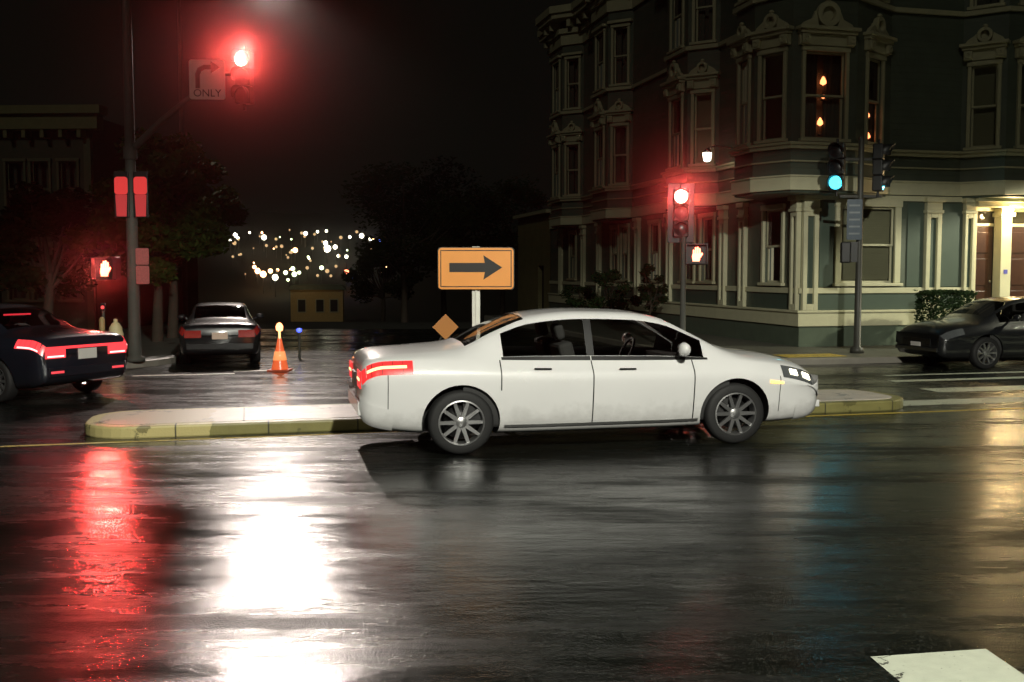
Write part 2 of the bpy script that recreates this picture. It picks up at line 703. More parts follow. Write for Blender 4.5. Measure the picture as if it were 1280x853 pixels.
road_mark('crosswalk_marking', [gpix(1088, 822), gpix(1232, 812), gpix(1338, 884), gpix(1180, 900)], M_WHITEP)
for (x0, x1, y0, dy) in ((1128, 1330, 508, 5.0), (1175, 1330, 491, 5.2), (1120, 1330, 478, 2.6), (1110, 1330, 470.5, 1.6)):
    p = Vector(gpix(x0, y0))
    q = p + Vector((CY, SY)) * 9
    w = Vector((-SY, CY)) * (0.11 * dy)
    road_mark('crosswalk_marking', [tuple(p), tuple(q), tuple(q + w), tuple(p + w)], M_WHITEP)
p = Vector(gpix(165, 471))
q = p + Vector((CY, SY)) * 1.9
w = Vector((-SY, CY)) * 0.22
road_mark('stop_line', [tuple(p), tuple(q), tuple(q + w), tuple(p + w)], M_WHITEP)
p = Vector(gpix(292, 465))
q = p + Vector((CY, SY)) * 1.2
road_mark('stop_line', [tuple(p), tuple(q), tuple(q + w), tuple(p + w)], M_WHITEP)
# yellow edge line just in front of the island kerb, and beyond its nose
for off in (-0.30,):
    a0, a1 = -6.0, L_is + 12
    road_mark('yellow_edge_line', [isl(a0, off), isl(a1, off), isl(a1, off + 0.09), isl(a0, off + 0.09)], M_YELLOW)

# ------------------------------------------------------------------ the painted corner house
house = empty('corner_house', CORNER, YAW)
tag(house, 'green Victorian corner house with cream trim, round corner bay and bay windows', 'house')

UP = [(0, 22.4), (0, 20.6), (-.7, 19.9), (-.7, 18.3), (0, 17.6),
      (0, 15.0), (-.7, 14.3), (-.7, 12.6), (0, 11.9),
      (0, 7.8), (-.7, 7.1), (-.7, 5.5), (0, 4.8),
      (0, 2.1), (-1.3, 1.1), (-1.3, .1), (-.8, -.86), (.92, -.86), (2.42, 0),
      (4.5, 0), (5.2, -.8), (7.0, -.8), (7.7, 0), (13, 0)]


def offset_poly(pts, d):
    out = []
    n = len(pts)
    for i in range(n):
        p = Vector(pts[i])
        ns = []
        if i > 0:
            e = (p - Vector(pts[i - 1])).normalized()
            ns.append(Vector((e.y, -e.x)))
        if i < n - 1:
            e = (Vector(pts[i + 1]) - p).normalized()
            ns.append(Vector((e.y, -e.x)))
        nn = sum(ns, Vector((0, 0))).normalized()
        c = max(0.35, nn.dot(ns[0]))
        out.append(p + nn * (d / c))
    return out


def band(b, pts, o0, o1, z0, z1):
    a = offset_poly(pts, o0)
    c = offset_poly(pts, o1)
    for i in range(len(pts) - 1):
        vs = [(*a[i], z0), (*a[i + 1], z0), (*c[i + 1], z0), (*c[i], z0),
              (*a[i], z1), (*a[i + 1], z1), (*c[i + 1], z1), (*c[i], z1)]
        fs = [(0, 1, 2, 3), (4, 7, 6, 5), (2, 6, 7, 3), (0, 4, 5, 1)]
        if i == 0:
            fs.append((0, 3, 7, 4))
        if i == len(pts) - 2:
            fs.append((1, 5, 6, 2))
        b.add(vs, fs)


def seg_frame(p, q):
    p, q = Vector(p), Vector(q)
    d = q - p
    th = math.atan2(d.y, d.x)
    return Matrix.Translation((p.x, p.y, 0)) @ Matrix.Rotation(th, 4, 'Z'), d.length, th


def holed(b, M, w, z0, z1, holes, th=0.16):
    """wall panel in frame M (x along, outward -y) with rectangular openings"""
    xs = sorted({0.0, w} | {h[0] for h in holes} | {h[1] for h in holes})
    zs = sorted({z0, z1} | {h[2] for h in holes} | {h[3] for h in holes})
    for i in range(len(xs) - 1):
        for j in range(len(zs) - 1):
            cx, cz = (xs[i] + xs[i + 1]) / 2, (zs[j] + zs[j + 1]) / 2
            if any(h[0] < cx < h[1] and h[2] < cz < h[3] for h in holes):
                continue
            b.add([(xs[i], 0, zs[j]), (xs[i + 1], 0, zs[j]), (xs[i + 1], 0, zs[j + 1]), (xs[i], 0, zs[j + 1])],
                  [(0, 1, 2, 3)], False, M)
    for h in holes:   # reveals
        b.add([(h[0], 0, h[2]), (h[1], 0, h[2]), (h[1], th, h[2]), (h[0], th, h[2]),
               (h[0], 0, h[3]), (h[1], 0, h[3]), (h[1], th, h[3]), (h[0], th, h[3])],
              [(0, 1, 2, 3), (7, 6, 5, 4), (0, 3, 7, 4), (1, 5, 6, 2)], False, M)


_wincache = {}


def window(parent, p, th, z, w, h, blind=None, trim=None, case=0.10, drop=1.0):
    """sash window: casing (window) > sash, pane, blind; local x along, outward -y, origin at sill centre"""
    trim = trim or M_TRIM
    key = (round(w, 3), round(h, 3), blind.name if blind else None, trim.name, case, drop)
    if key not in _wincache:
        b = MB()
        b.box(-w / 2 - case, -w / 2, -0.06, 0.03, 0.0, h)
        b.box(w / 2, w / 2 + case, -0.06, 0.03, 0.0, h)
        b.box(-w / 2 - case - 0.02, w / 2 + case + 0.02, -0.08, 0.03, h + 0.001, h + case + 0.02)
        b.box(-w / 2 - case - 0.05, w / 2 + case + 0.05, -0.12, 0.03, -0.08, -0.001)
        s = MB()
        for zz0, zz1, y in ((0.0, h / 2 + 0.02, 0.09), (h / 2 - 0.02, h, 0.05)):
            s.box(-w / 2, -w / 2 + 0.05, y, y + 0.035, zz0, zz1)
            s.box(w / 2 - 0.05, w / 2, y, y + 0.035, zz0, zz1)
            s.box(-w / 2 + 0.05, w / 2 - 0.05, y, y + 0.035, zz0, zz0 + 0.05)
            s.box(-w / 2 + 0.05, w / 2 - 0.05, y, y + 0.035, zz1 - 0.05, zz1)
        g = MB()
        for zz0, zz1, y in ((0.04, h / 2 - 0.02, 0.107), (h / 2 + 0.02, h - 0.04, 0.067)):
            g.add([(-w / 2 + 0.04, y, zz0), (w / 2 - 0.04, y, zz0), (w / 2 - 0.04, y, zz1), (-w / 2 + 0.04, y, zz1)], [(0, 1, 2, 3)])
        bl = MB()
        if blind is M_BLIND:
            nn = int(h * drop / 0.06)
            for k in range(nn):
                zz = h - 0.03 - k * 0.06
                bl.add([(-w / 2, 0.20, zz), (w / 2, 0.20, zz), (w / 2, 0.225, zz - 0.055), (-w / 2, 0.225, zz - 0.055)], [(0, 1, 2, 3)])
            bl.box(-w / 2 - 0.05, w / 2 + 0.05, 0.26, 0.27, 0, h)
        else:
            # curtains in soft folds
            for sx in (-1, 1):
                n = 14
                vs = []
                for k in range(n + 1):
                    x = sx * (w / 2 + 0.04 - k / n * w * 0.46)
                    y = 0.24 + 0.02 * math.sin(k * 2.1)
                    vs += [(x, y, 0), (x, y, h)]
                bl.add(vs, [(2 * k, 2 * k + 2, 2 * k + 3, 2 * k + 1) for k in range(n)], True)
            bl.box(-w / 2 - 0.1, w / 2 + 0.1, 0.42, 0.43, -0.05, h + 0.05)
        ob = b.build('window', trim, parent, bevel=0.012)
        os_ = s.build('sash', trim, ob)
        og = g.build('pane', M_GLASS, ob)
        oc = bl.build('blind' if blind is M_BLIND else 'curtain', blind or M_CURT, ob)
        _wincache[key] = (ob, os_, og, oc)
        o = ob
    else:
        src = _wincache[key]
        o = src[0].copy()
        COL.objects.link(o)
        o.parent = parent
        for ch in src[1:]:
            c = ch.copy()
            COL.objects.link(c)
            c.parent = o
    o.location = (p[0], p[1], z)
    o.rotation_euler = (0, 0, th)
    return o


def pediment(parent, p, th, z, w, trim, ring=True):
    """bracketed hood with a carved crest over a window"""
    b = MB()
    ww = w / 2 + 0.22
    b.box(-ww, ww, -0.20, 0.0, 0.26, 0.34)
    b.box(-ww - 0.05, ww + 0.05, -0.27, 0.0, 0.341, 0.42)
    b.box(-ww + 0.03, ww - 0.03, -0.10, 0.0, 0.0, 0.259)
    for sx in (-1, 1):
        x = sx * (ww - 0.15)
        b.box(x - 0.10, x + 0.10, -0.19, -0.101, 0.02, 0.24)
        b.annulus(x, 0.13, 0.04, 0.08, -0.215, -0.191, 12)
    # crest: a ring with two sloping wings
    rr = min(0.30, w * 0.30)
    if ring:
        b.annulus(0, 0.43 + rr, rr * 0.58, rr, -0.17, -0.03, 20)
        b.disc(0, 0.43 + rr, rr * 0.56, -0.05, -0.02, 16)
        for sx in (-1, 1):
            poly = [(sx * rr * 0.80, 0.425), (sx * (ww - 0.05), 0.425), (sx * (ww - 0.12), 0.52), (sx * rr * 1.35, 0.62),
                    (sx * rr * 1.08, 0.43 + rr * 1.25)]
            if sx < 0:
                poly = poly[::-1]
            b.prism(poly, -0.12, -0.02)
        b.lathe([(0.05, 0), (0.07, 0.04), (0.03, 0.08)], 10, Matrix.Translation((0, -0.1, 0.43 + 2 * rr)))
    else:
        b.prism([(-ww + 0.05, 0.425), (ww - 0.05, 0.425), (0, 0.85)], -0.12, -0.02)
    o = b.build('pediment', trim, parent, bevel=0.01)
    o.location = (p[0], p[1], z)
    o.rotation_euler = (0, 0, th)


Z_LOW, Z_UP, Z_TOP = 3.95, 5.0, 11.3
wall = MB()
# upper wall, one panel per straight stretch, openings where windows sit
WSEG = {2: .62, 3: .9, 1: None, 6: .9, 7: .62, 5: None, 10: .9, 11: .62, 9: None,
        13: None, 14: .55, 15: .62, 16: 1.05, 17: .72, 19: .70, 20: 1.15, 21: .6}
# segments: index i joins UP[i] and UP[i+1]
for i in range(len(UP) - 1):
    M4, w, th = seg_frame(UP[i], UP[i + 1])
    ww = {1: None, 2: .85, 3: .55, 6: .85, 7: .55, 10: .85, 11: .55,
          13: None, 14: .5, 15: .62, 16: 1.06, 17: .72, 19: .62, 20: 1.05, 21: .55}.get(i)
    holes = []
    if ww:
        for zs, hh in ((5.18, 2.05), (8.72, 2.0)):
            holes.append((w / 2 - ww / 2, w / 2 + ww / 2, zs, zs + hh))
    holed(wall, M4, w, Z_LOW, Z_TOP + 1.6, holes)
    for (h0, h1, zs, ze) in holes:
        mid = M4 @ Vector((w / 2, 0, 0))
        far = i < 12
        trim = M_TRIM
        bl = M_BLIND if (i, zs > 8) in ((15, False), (16, False), (19, False), (20, False), (11, False)) else None
        if i == 16 and zs < 8:
            bl = None
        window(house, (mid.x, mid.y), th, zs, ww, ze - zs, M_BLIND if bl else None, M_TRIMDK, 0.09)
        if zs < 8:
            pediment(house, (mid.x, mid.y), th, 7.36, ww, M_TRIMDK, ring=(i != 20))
        else:
            b = MB()
            b.box(-ww / 2 - 0.2, ww / 2 + 0.2, -0.16, 0, 0.0, 0.10)
            o = b.build('hood_mould', M_TRIMDK, house, bevel=0.01)
            o.location = (mid.x, mid.y, 10.86)
            o.rotation_euler = (0, 0, th)

# ground floor walls
LW, RW = 22.4, 13.0
Mr, _, th_r = seg_frame((0, 0), (RW, 0))
Ml, _, th_l = seg_frame((0, LW), (0, 0))
ENT0, ENT1 = 4.98, 7.05
win_r = [(1.10, 2.62, 1.72, 3.64)]
win_l_t = [(1.42, 0.95), (5.5, 0.85), (6.9, 0.85), (9.7, 0.8), (12.6, 0.7), (13.7, 0.7), (18.97, 0.8)]
holed(wall, Mr, RW, 0.0, Z_LOW, [(w0, w1, z0, z1) for w0, w1, z0, z1 in win_r] + [(ENT0, ENT1, 0.62, 3.84)], 0.3)
holed(wall, Ml, LW, 0.0, Z_LOW, [(LW - t - w / 2, LW - t + w / 2, 1.72, 3.62) for t, w in win_l_t], 0.2)
# closing walls and roof
wall.add([(13, 0, 0), (13, 22.4, 0), (13, 22.4, 12.9), (13, 0, 12.9)], [(0, 1, 2, 3)])
wall.add([(13, 22.4, 0), (0, 22.4, 0), (0, 22.4, 12.9), (13, 22.4, 12.9)], [(0, 1, 2, 3)])
wall_o = wall.build('wall', M_SIDING, house)
b = MB()
b.slab([tuple(p) for p in offset_poly(UP, -0.01)] + [(12.99, 22.39)], 3.90, 3.948)
b.build('soffit', M_PANEL, house)
b = MB()
b.slab([tuple(p) for p in offset_poly(UP, -0.01)] + [(12.99, 22.39)], 12.70, 12.74)
b.build('roof', M_FOUND, house)
for (w0, w1, z0, z1) in win_r:
    window(house, ((w0 + w1) / 2, 0), th_r, z0, w1 - w0, z1 - z0, M_BLIND, M_TRIM, 0.17, 0.96)
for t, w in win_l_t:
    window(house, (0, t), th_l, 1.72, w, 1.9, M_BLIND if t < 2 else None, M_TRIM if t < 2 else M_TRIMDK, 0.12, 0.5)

# running bands of trim (follow the upper outline)
b = MB()
band(b, UP, 0.0, 0.07, 3.952, 4.27)
band(b, UP, 0.0, 0.10, 4.271, 4.31)
b.build('frieze_band', M_TRIM, house, bevel=0.008)
b = MB()
band(b, UP, 0.0, 0.10, 4.93, 5.02)
band(b, UP, 0.0, 0.15, 5.021, 5.085)
band(b, UP, 0.0, 0.05, 4.62, 4.66)
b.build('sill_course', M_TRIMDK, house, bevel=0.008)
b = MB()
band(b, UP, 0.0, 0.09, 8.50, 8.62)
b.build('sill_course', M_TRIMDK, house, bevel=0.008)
b = MB()
band(b, UP, 0.0, 0.08, 11.30, 11.75)
band(b, UP, 0.0, 0.18, 11.751, 11.95)
band(b, UP, 0.0, 0.55, 12.30, 12.50)
band(b, UP, 0.0, 0.65, 12.501, 12.78)
for i in range(len(UP) - 1):
    M4, w, th = seg_frame(UP[i], UP[i + 1])
    nb = max(1, int(w / 0.7))
    for k in range(nb):
        x = (k + 0.5) * w / nb
        b.box(x - 0.08, x + 0.08, -0.45, 0.0, 11.96, 12.29, M4)
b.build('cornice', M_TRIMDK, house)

# base, water table and sill band of the ground floor (both streets)
G = [(0, LW), (0, 0), (ENT0 - 0.12, 0)]
b = MB()
band(b, G, 0.0, 0.10, 0.64, 0.98)
band(b, G, 0.0, 0.14, 0.981, 1.04)
b.build('base_band', M_TRIM, house, bevel=0.01)
b = MB()
band(b, G, 0.0, 0.07, 1.46, 1.60)
b.build('sill_band', M_TRIM, house, bevel=0.01)
b = MB()
band(b, G, 0.0, 0.05, 0.0, 0.639)
b.build('foundation', M_FOUND, house)
b = MB()
band(b, G, 0.0, 0.025, 1.041, 1.459)
b.build('apron_panel', M_PANEL, house)


def pilaster(M4, x0, x1, parent=None, slit=True):
    b = MB()
    w = x1 - x0
    b.box(x0, x0 + w * 0.27, -0.13, -0.002, 1.041, 3.50, M4)
    b.box(x1 - w * 0.27, x1, -0.13, -0.002, 1.041, 3.50, M4)
    b.box(x0 + w * 0.27, x1 - w * 0.27, -0.13, -0.002, 1.041, 1.20, M4)
    b.box(x0 + w * 0.27, x1 - w * 0.27, -0.13, -0.002, 3.38, 3.50, M4)
    b.box(x0 - 0.03, x1 + 0.03, -0.17, -0.002, 3.501, 3.58, M4)
    b.box(x0, x1, -0.14, -0.002, 3.581, 3.78, M4)
    b.box(x0 - 0.04, x1 + 0.04, -0.19, -0.002, 3.781, 3.90, M4)
    o = b.build('pilaster', M_TRIM, house, bevel=0.01)
    p = MB()
    p.box(x0 + w * 0.27 + 0.002, x1 - w * 0.27 - 0.002, -0.06, -0.001, 1.202, 3.378, M4)
    p.build('recessed_panel', M_PANEL, o)


for x0, x1 in ((0.0, 0.42), (3.48, 3.92), (4.62, 4.92)):
    pilaster(Mr, x0, x1)
for t in (0.0, 3.05, 4.3, 8.3, 11.2, 15.4, 17.4, 20.6):
    if t == 0.0:
        pilaster(Ml, LW - 0.34, LW - 0.001)
    else:
        pilaster(Ml, LW - t - 0.18, LW - t + 0.18)
# wide flat surround of the big front window and the arched board above
b = MB()
b.prism([(0.55, 3.80), (0.9, 3.80), (4.6, 3.80), (4.72, 3.93), (0.5, 3.93)], -0.05, -0.001, Mr)
b.build('frieze_board', M_TRIM, house)
for x0, x1 in ((0.50, 0.88), (2.99, 3.44), (3.98, 4.58)):
    b = MB()
    b.box(x0, x1, -0.03, -0.001, 1.62, 3.76, Mr)
    b.build('wall_panel', M_PANEL, house, bevel=0.008)

# lit double entrance
b = MB()
b.box(ENT0 - 0.1, ENT1 + 0.1, -0.28, 0.02, 3.68, 3.80, Mr)
b.box(ENT0 - 0.15, ENT1 + 0.15, -0.36, 0.02, 3.801, 3.90, Mr)
b.box(ENT0, ENT1, 0.27, 0.34, 3.20, 3.28, Mr)
b.box(ENT0, ENT1, 0.27, 0.34, 3.60, 3.70, Mr)
for x in (ENT0, ENT1 - 0.09):
    b.box(x, x + 0.09, 0.0, 0.30, 0.62, 3.67, Mr)
porch = b.build('door_surround', M_TRIM, house, bevel=0.012)
b = MB()
b.box(5.80, 6.12, -0.02, 0.28, 0.62, 3.67, Mr)
b.box(5.76, 6.16, -0.06, 0.28, 0.62, 0.9, Mr)
b.box(5.74, 6.18, -0.08, 0.28, 3.45, 3.55, Mr)
b.build('entrance_pier', M_TRIM, house, bevel=0.012)
for x0, x1 in ((5.08, 5.79), (6.13, 6.95)):
    b = MB()
    b.box(x0, x1, 0.29, 0.34, 0.63, 3.19, Mr)
    for zz in ((0.8, 1.5), (1.65, 2.35), (2.5, 3.05)):
        b.box(x0 + 0.12, x1 - 0.12, 0.265, 0.289, *zz, Mr)
    d = b.build('door', M_DOOR, house, bevel=0.01)
    k = MB()
    k.lathe([(0.0, 0), (0.035, 0.01), (0.035, 0.03), (0.012, 0.05)], 10, Mr @ Matrix.Translation((x1 - 0.07, 0.25, 1.75)) @ Matrix.Rotation(R(-90), 4, 'X'))
    k.build('knob', M_CHROME, d)
    b = MB()
    b.box(x0, x1, 0.30, 0.31, 3.29, 3.59, Mr)
    b.build('transom_light', mat('transom_glass', (0.03, 0.028, 0.02), 0.08, var=0), house)
b = MB()
for k in range(4):
    b.box(ENT0, ENT1, -0.95 + k * 0.28, 0.0 if k < 3 else 0.3, 0.13 if k == 0 else 0.13 + k * 0.122, 0.13 + (k + 1) * 0.122, Mr)
b.build('entrance_steps', M_CONC, house, bevel=0.01)
b = MB()
b.lathe([(0.03, 0.02), (0.075, 0.0), (0.085, -0.05), (0.05, -0.11), (0.0, -0.125)], 14, Mr @ Matrix.Translation((5.95, -0.13, 3.66)))
porch_lamp = b.build('porch_lamp', emit('porch_glow', (1.0, 0.72, 0.36), 28), house)
pl = house.matrix_basis
point('porch_light', loc2w(5.95, -0.30, 3.50), 130, (1.0, 0.68, 0.32), 0.05)
b = MB()
b.box(5.90, 6.00, -0.045, -0.021, 1.95, 2.06, Mr)
b.build('house_number_plate', emit('blue_bell', (0.12, 0.12, 0.9), 0.4), house)

# glowing bulbs added to stand in for orange reflections in the bay windows
M_GLINT_O = emit('orange_glint', (1.0, 0.26, 0.09), 5)
M_GLINT_W = emit('white_glint', (1.0, 0.95, 0.75), 14)


def window_glint(p, label, h=0.35, m=None, r=0.06):
    t = empty('window_glint', (p.x, p.y, p.z), YAW)
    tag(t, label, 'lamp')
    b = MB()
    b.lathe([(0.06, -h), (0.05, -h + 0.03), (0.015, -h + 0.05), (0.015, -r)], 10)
    b.build('glint_base', M_STEEL, t)
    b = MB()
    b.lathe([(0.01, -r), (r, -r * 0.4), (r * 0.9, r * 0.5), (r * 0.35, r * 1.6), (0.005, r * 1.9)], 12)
    b.build('glint_bulb', m or M_GLINT_O, t)


def on_plane(px, py, o, wallsel='r'):
    """point seen at a pixel on the plane lying `o` in front of a house wall"""
    for z_ in np.arange(20, 60, 0.02):
        p = at(px, py, z_)
        rel = p - CORNER
        lx = rel.x * CY + rel.y * SY
        ly = -rel.x * SY + rel.y * CY
        if wallsel == 'r' and ly >= -o:
            return p
        if wallsel == 'l' and lx >= -o:
            return p
    return p


window_glint(on_plane(1029, 103, 0.62), 'upper orange light reflection made as a bulb in the middle window of the round corner bay', 0.30, None, 0.075)
window_glint(on_plane(1029, 121, 0.62), 'small orange light reflection made as a bulb just under the upper one in the middle corner bay window', 0.10, None, 0.05)
window_glint(on_plane(1025, 154, 0.62), 'lowest orange light reflection made as a bulb in the middle window of the round corner bay', 0.30, None, 0.07)
window_glint(on_plane(1085, 145, 0.15), 'upper orange light reflection made as a bulb in the right hand window of the round corner bay', 0.10, None, 0.045)
window_glint(on_plane(1085, 171, 0.15), 'lower orange light reflection made as a bulb in the right hand window of the round corner bay', 0.12, None, 0.055)

# white window reflection on the side-street front, made as a glowing lantern shape
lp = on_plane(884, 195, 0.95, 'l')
t = empty('reflection_lantern', lp, YAW)
tag(t, 'bright white light reflection made as a lantern on the bay on the side street front of the house', 'lantern')
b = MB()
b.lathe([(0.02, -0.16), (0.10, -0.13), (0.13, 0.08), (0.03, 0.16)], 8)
b.build('reflection_glow', M_GLINT_W, t)
b = MB()
b.lathe([(0.15, 0.08), (0.10, 0.14), (0.02, 0.22)], 8)
b.tube([(0, 0, 0.2), (0.25, 0.0, 0.28), (0.75, 0.1, 0.26)], 0.02, 8)
b.build('reflection_bracket', M_POLE, t)

# ------------------------------------------------------------------ annex, shrubs and small walls along the side street
annex = empty('side_annex', loc2w(0, 22.45), YAW)
tag(annex, 'low dim clapboard annex with a dark doorway behind the corner house', 'house')
Ma, _, _ = seg_frame((0, 6.0), (0, 0))
b = MB()
holed(b, Ma, 6.0, 0, 4.7, [(3.9, 4.9, 0.1, 2.3)], 0.25)
b.add([(0, 6, 0), (6, 6, 0), (6, 6, 4.7), (0, 6, 4.7)], [(0, 1, 2, 3)])
b.add([(0, 0, 4.7), (0, 6, 4.7), (6, 6, 5.3), (6, 0, 5.3)], [(0, 1, 2, 3)])
b.build('wall', siding('clapboard_ochre', (0.20, 0.18, 0.08), 0.2), annex)
b = MB()
b.box(3.9, 4.9, 0.2, 0.25, 0.1, 2.3, Ma)
b.build('door', M_DARK, annex)
b = MB()
b.box(-0.1, 6.1, -0.25, 0.0, 4.70, 4.86, Ma)
b.build('eaves_board', M_TRIMDK, annex)


def leafcloud(b, c, rad, n, size, rng):
    for _ in range(n):
        d = Vector((rng.gauss(0, 1), rng.gauss(0, 1), rng.gauss(0, 1))).normalized()
        r = rng.random() ** 0.45
        p = Vector(c) + Vector((d.x * rad[0], d.y * rad[1], d.z * rad[2])) * r
        a = Vector((rng.gauss(0, 1), rng.gauss(0, 1), rng.gauss(0, 0.6))).normalized()
        q = a.orthogonal().normalized()
        s = size * rng.uniform(0.6, 1.4)
        b.add([p - a * s, p + q * s * 0.45, p + a * s, p - q * s * 0.45], [(0, 1, 2, 3)], True)


def tree(name, base, height, crown_r, label, m, seed, n_clump=26, leaves=170, leaf=0.16, trunk_r=0.16, squash=0.8, group=None, cat='tree'):
    rng = random.Random(seed)
    t = empty(name, base, rng.random() * 6)
    tag(t, label, cat, group)
    b = MB()
    th = height * 0.42
    b.tube([(0, 0, 0), (0.05, 0.02, th * 0.5), (0.0, 0.08, th), (0.1, 0.0, height * 0.75)],
           [trunk_r, trunk_r * 0.8, trunk_r * 0.6, trunk_r * 0.2], 9)
    lf = MB()
    cz = height * 0.66
    for k in range(n_clump):
        a = rng.random() * 6.283
        e = rng.uniform(-0.75, 1.0)
        rr = crown_r * math.sqrt(max(0.05, 1 - e * e)) * rng.uniform(0.45, 1.0)
        c = Vector((rr * math.cos(a), rr * math.sin(a), cz + e * height * 0.34 * squash / 0.8))
        s0 = Vector((0.02, 0.05, th * rng.uniform(0.7, 1.2)))
        b.tube([s0, (s0 + c) / 2 + Vector((0, 0, -0.1)), c], [trunk_r * 0.35, trunk_r * 0.2, 0.015], 6, cap=False)
        cr = crown_r * rng.uniform(0.22, 0.42)
        leafcloud(lf, c, (cr, cr, cr * 0.75), leaves, leaf, rng)
    b.build('trunk', M_BARK, t)
    lf.build('crown', m, t)
    return t


# shrubs in front of the side wall
for i, (px, py, Z, h, r, lab) in enumerate((
        (727, 372, 40.5, 1.5, 0.75, 'rounded dark shrub farthest along the side wall of the corner house'),
        (765, 368, 36.5, 1.7, 0.85, 'wide dark shrub under the middle bay on the side street'),
        (812, 362, 33.2, 1.9, 0.6, 'tall narrow shrub nearest the signal on the side street pavement'))):
    p = at(px, py, Z)
    tree('shrub', (p.x, p.y, 0.13), h, r, lab, M_HEDGE, 40 + i, 14, 120, 0.07, 0.04, 0.9, 'shrubs along the side wall', 'shrub')
# clipped hedge box on the pavement by the entrance
hp = loc2w(3.25, -1.25, 0.13)
t = empty('clipped_hedge', hp, YAW)
tag(t, 'dark clipped box hedge on the pavement left of the lit doors', 'hedge')
rng = random.Random(5)
lf = MB()
for _ in range(5200):
    x, y, z = rng.uniform(-.56, .56), rng.uniform(-.4, .4), rng.uniform(0.12, 1.42)
    k = rng.randrange(4)
    if k == 0:
        y = -0.4 + abs(rng.gauss(0, .03))
    elif k == 1:
        z = 1.42 - abs(rng.gauss(0, .03)) - 0.08 * (x / .56) ** 2
    elif k == 2:
        x = (-.56 if rng.random() < .6 else .56) + rng.gauss(0, .03)
    a = Vector((rng.gauss(0, 1), rng.gauss(0, 1), rng.gauss(0, 1))).normalized()
    q = a.orthogonal().normalized()
    s = 0.045 * rng.uniform(.7, 1.4)
    p = Vector((x, y, z))
    lf.add([p - a * s, p + q * s * .5, p + a * s, p - q * s * .5], [(0, 1, 2, 3)], True)
lf.build('foliage', M_HEDGE, t)
b = MB()
for x in (-.3, 0, .3):
    b.tube([(x, 0, 0), (x + .03, 0, .5), (x - .05, .05, 1.1)], [.03, .025, .01], 6)
b.build('stem', M_BARK, t)

# ------------------------------------------------------------------ trees and dim buildings beyond
TREES = [
    (505, 45, 6.4, 3.0, 'dark tree standing just left of the orange arrow sign', M_LEAF_DARK),
    (555, 52, 7.4, 3.4, 'dark tree rising straight behind the orange arrow sign', M_LEAF_DARK),
    (628, 56, 7.8, 3.0, 'dark tree between the arrow sign and the low annex', M_LEAF_DARK),
    (478, 60, 4.2, 2.0, 'low dark tree right of the far lit house', M_LEAF_DARK),
    (214, 29.5, 5.6, 1.75, 'dim olive green tree right of the tall signal pole', M_LEAF_OLIVE),
    (195, 28.0, 4.6, 1.8, 'smaller dim green tree directly behind the tall signal pole', M_LEAF_OLIVE),
    (60, 27.5, 4.0, 1.7, 'low dark street tree in front of the dim left building', M_LEAF_DARK),
]
for i, (px, Z, h, r, lab, m) in enumerate(TREES):
    p = at(px, 340, Z)
    tree('street_tree', (p.x, p.y, hz(p.x, p.y) + (0.13 if Z < 32 else -0.02)), h, r, lab, m, 100 + i, 26, 300, 0.105, 0.16, 0.8, 'trees along the side street')

# dim building on the left
M_DIMTRIM = mat('dim_window_trim', (0.10, 0.10, 0.05), 0.7, var=0.2)
lb0 = at(-150, 340, 33)
left_b = empty('apartment_building', (lb0.x, lb0.y, 0.13), R(-3))
tag(left_b, 'dim two storey building with a flat cornice behind the tall signal pole', 'building')
b = MB()
Mi = Matrix.Identity(4)
wd = 7.0
win = []
for c in (1.0, 2.2, 4.5, 5.3, 6.2):
    for z0, z1 in ((1.0, 2.7), (3.6, 5.3)):
        win.append((c - 0.28, c + 0.28, z0, z1))
holed(b, Mi, wd, 0, 6.7, win, 0.2)
b.add([(wd, 0, 0), (wd, 9, 0), (wd, 9, 6.7), (wd, 0, 6.7)], [(0, 1, 2, 3)])
b.add([(0, 0, 6.6), (wd, 0, 6.6), (wd, 9, 6.6), (0, 9, 6.6)], [(0, 1, 2, 3)])
b.build('wall', mat('dim_stucco', (0.055, 0.055, 0.032), 0.8, var=0.2, bump=0.3), left_b)
b = MB()
b.box(-0.1, wd + 0.35, -0.45, -0.001, 6.25, 6.7)
b.box(-0.1, wd + 0.5, -0.6, -0.001, 6.701, 6.95)
for k in range(12):
    b.box(0.3 + k * 0.58, 0.42 + k * 0.58, -0.4, -0.001, 6.0, 6.249)
b.build('cornice', mat('dim_cornice', (0.15, 0.14, 0.05), 0.6, var=0.2), left_b)
b = MB()
for x in (0.1, 3.2, 3.7, 6.75):
    b.box(x, x + 0.22, -0.12, -0.001, 0, 5.99)
b.build('pilaster', mat('dim_pilaster', (0.09, 0.09, 0.045), 0.7, var=0.2), left_b)
for c in (1.0, 2.2, 4.5, 5.3, 6.2):
    for z0 in (1.0, 3.6):
        window(left_b, (c, 0), 0, z0, 0.56, 1.7, None, M_DIMTRIM, 0.08)

# small lit house far down the slope
fz = 105.0
fp = at(396, 372, fz)
far_house = empty('far_house', (fp.x, fp.y, hz(fp.x, fp.y)), R(8))
tag(far_house, 'small tan house with dimly lit front below the hillside lights', 'house')
b = MB()
b.box(-2.6, 2.6, 0, 6, 0, 3.6)
b.build('wall', mat('tan_render', (0.50, 0.36, 0.15), 0.8, var=0.25), far_house)
b = MB()
b.prism([(-2.9, 3.601), (2.9, 3.601), (2.5, 4.1), (-2.5, 4.1)], -0.3, 6.3)
b.build('roof', M_FOUND, far_house)
for x in (-1.5, 0.3, 1.7):
    b = MB()
    b.box(x - 0.45, x + 0.45, -0.06, -0.001, 1.3, 2.7)
    w_ = b.build('window', M_TRIMDK, far_house)
    b = MB()
    b.box(x - 0.36, x + 0.36, -0.075, -0.061, 1.4, 2.6)
    b.build('pane', M_DARK, w_)
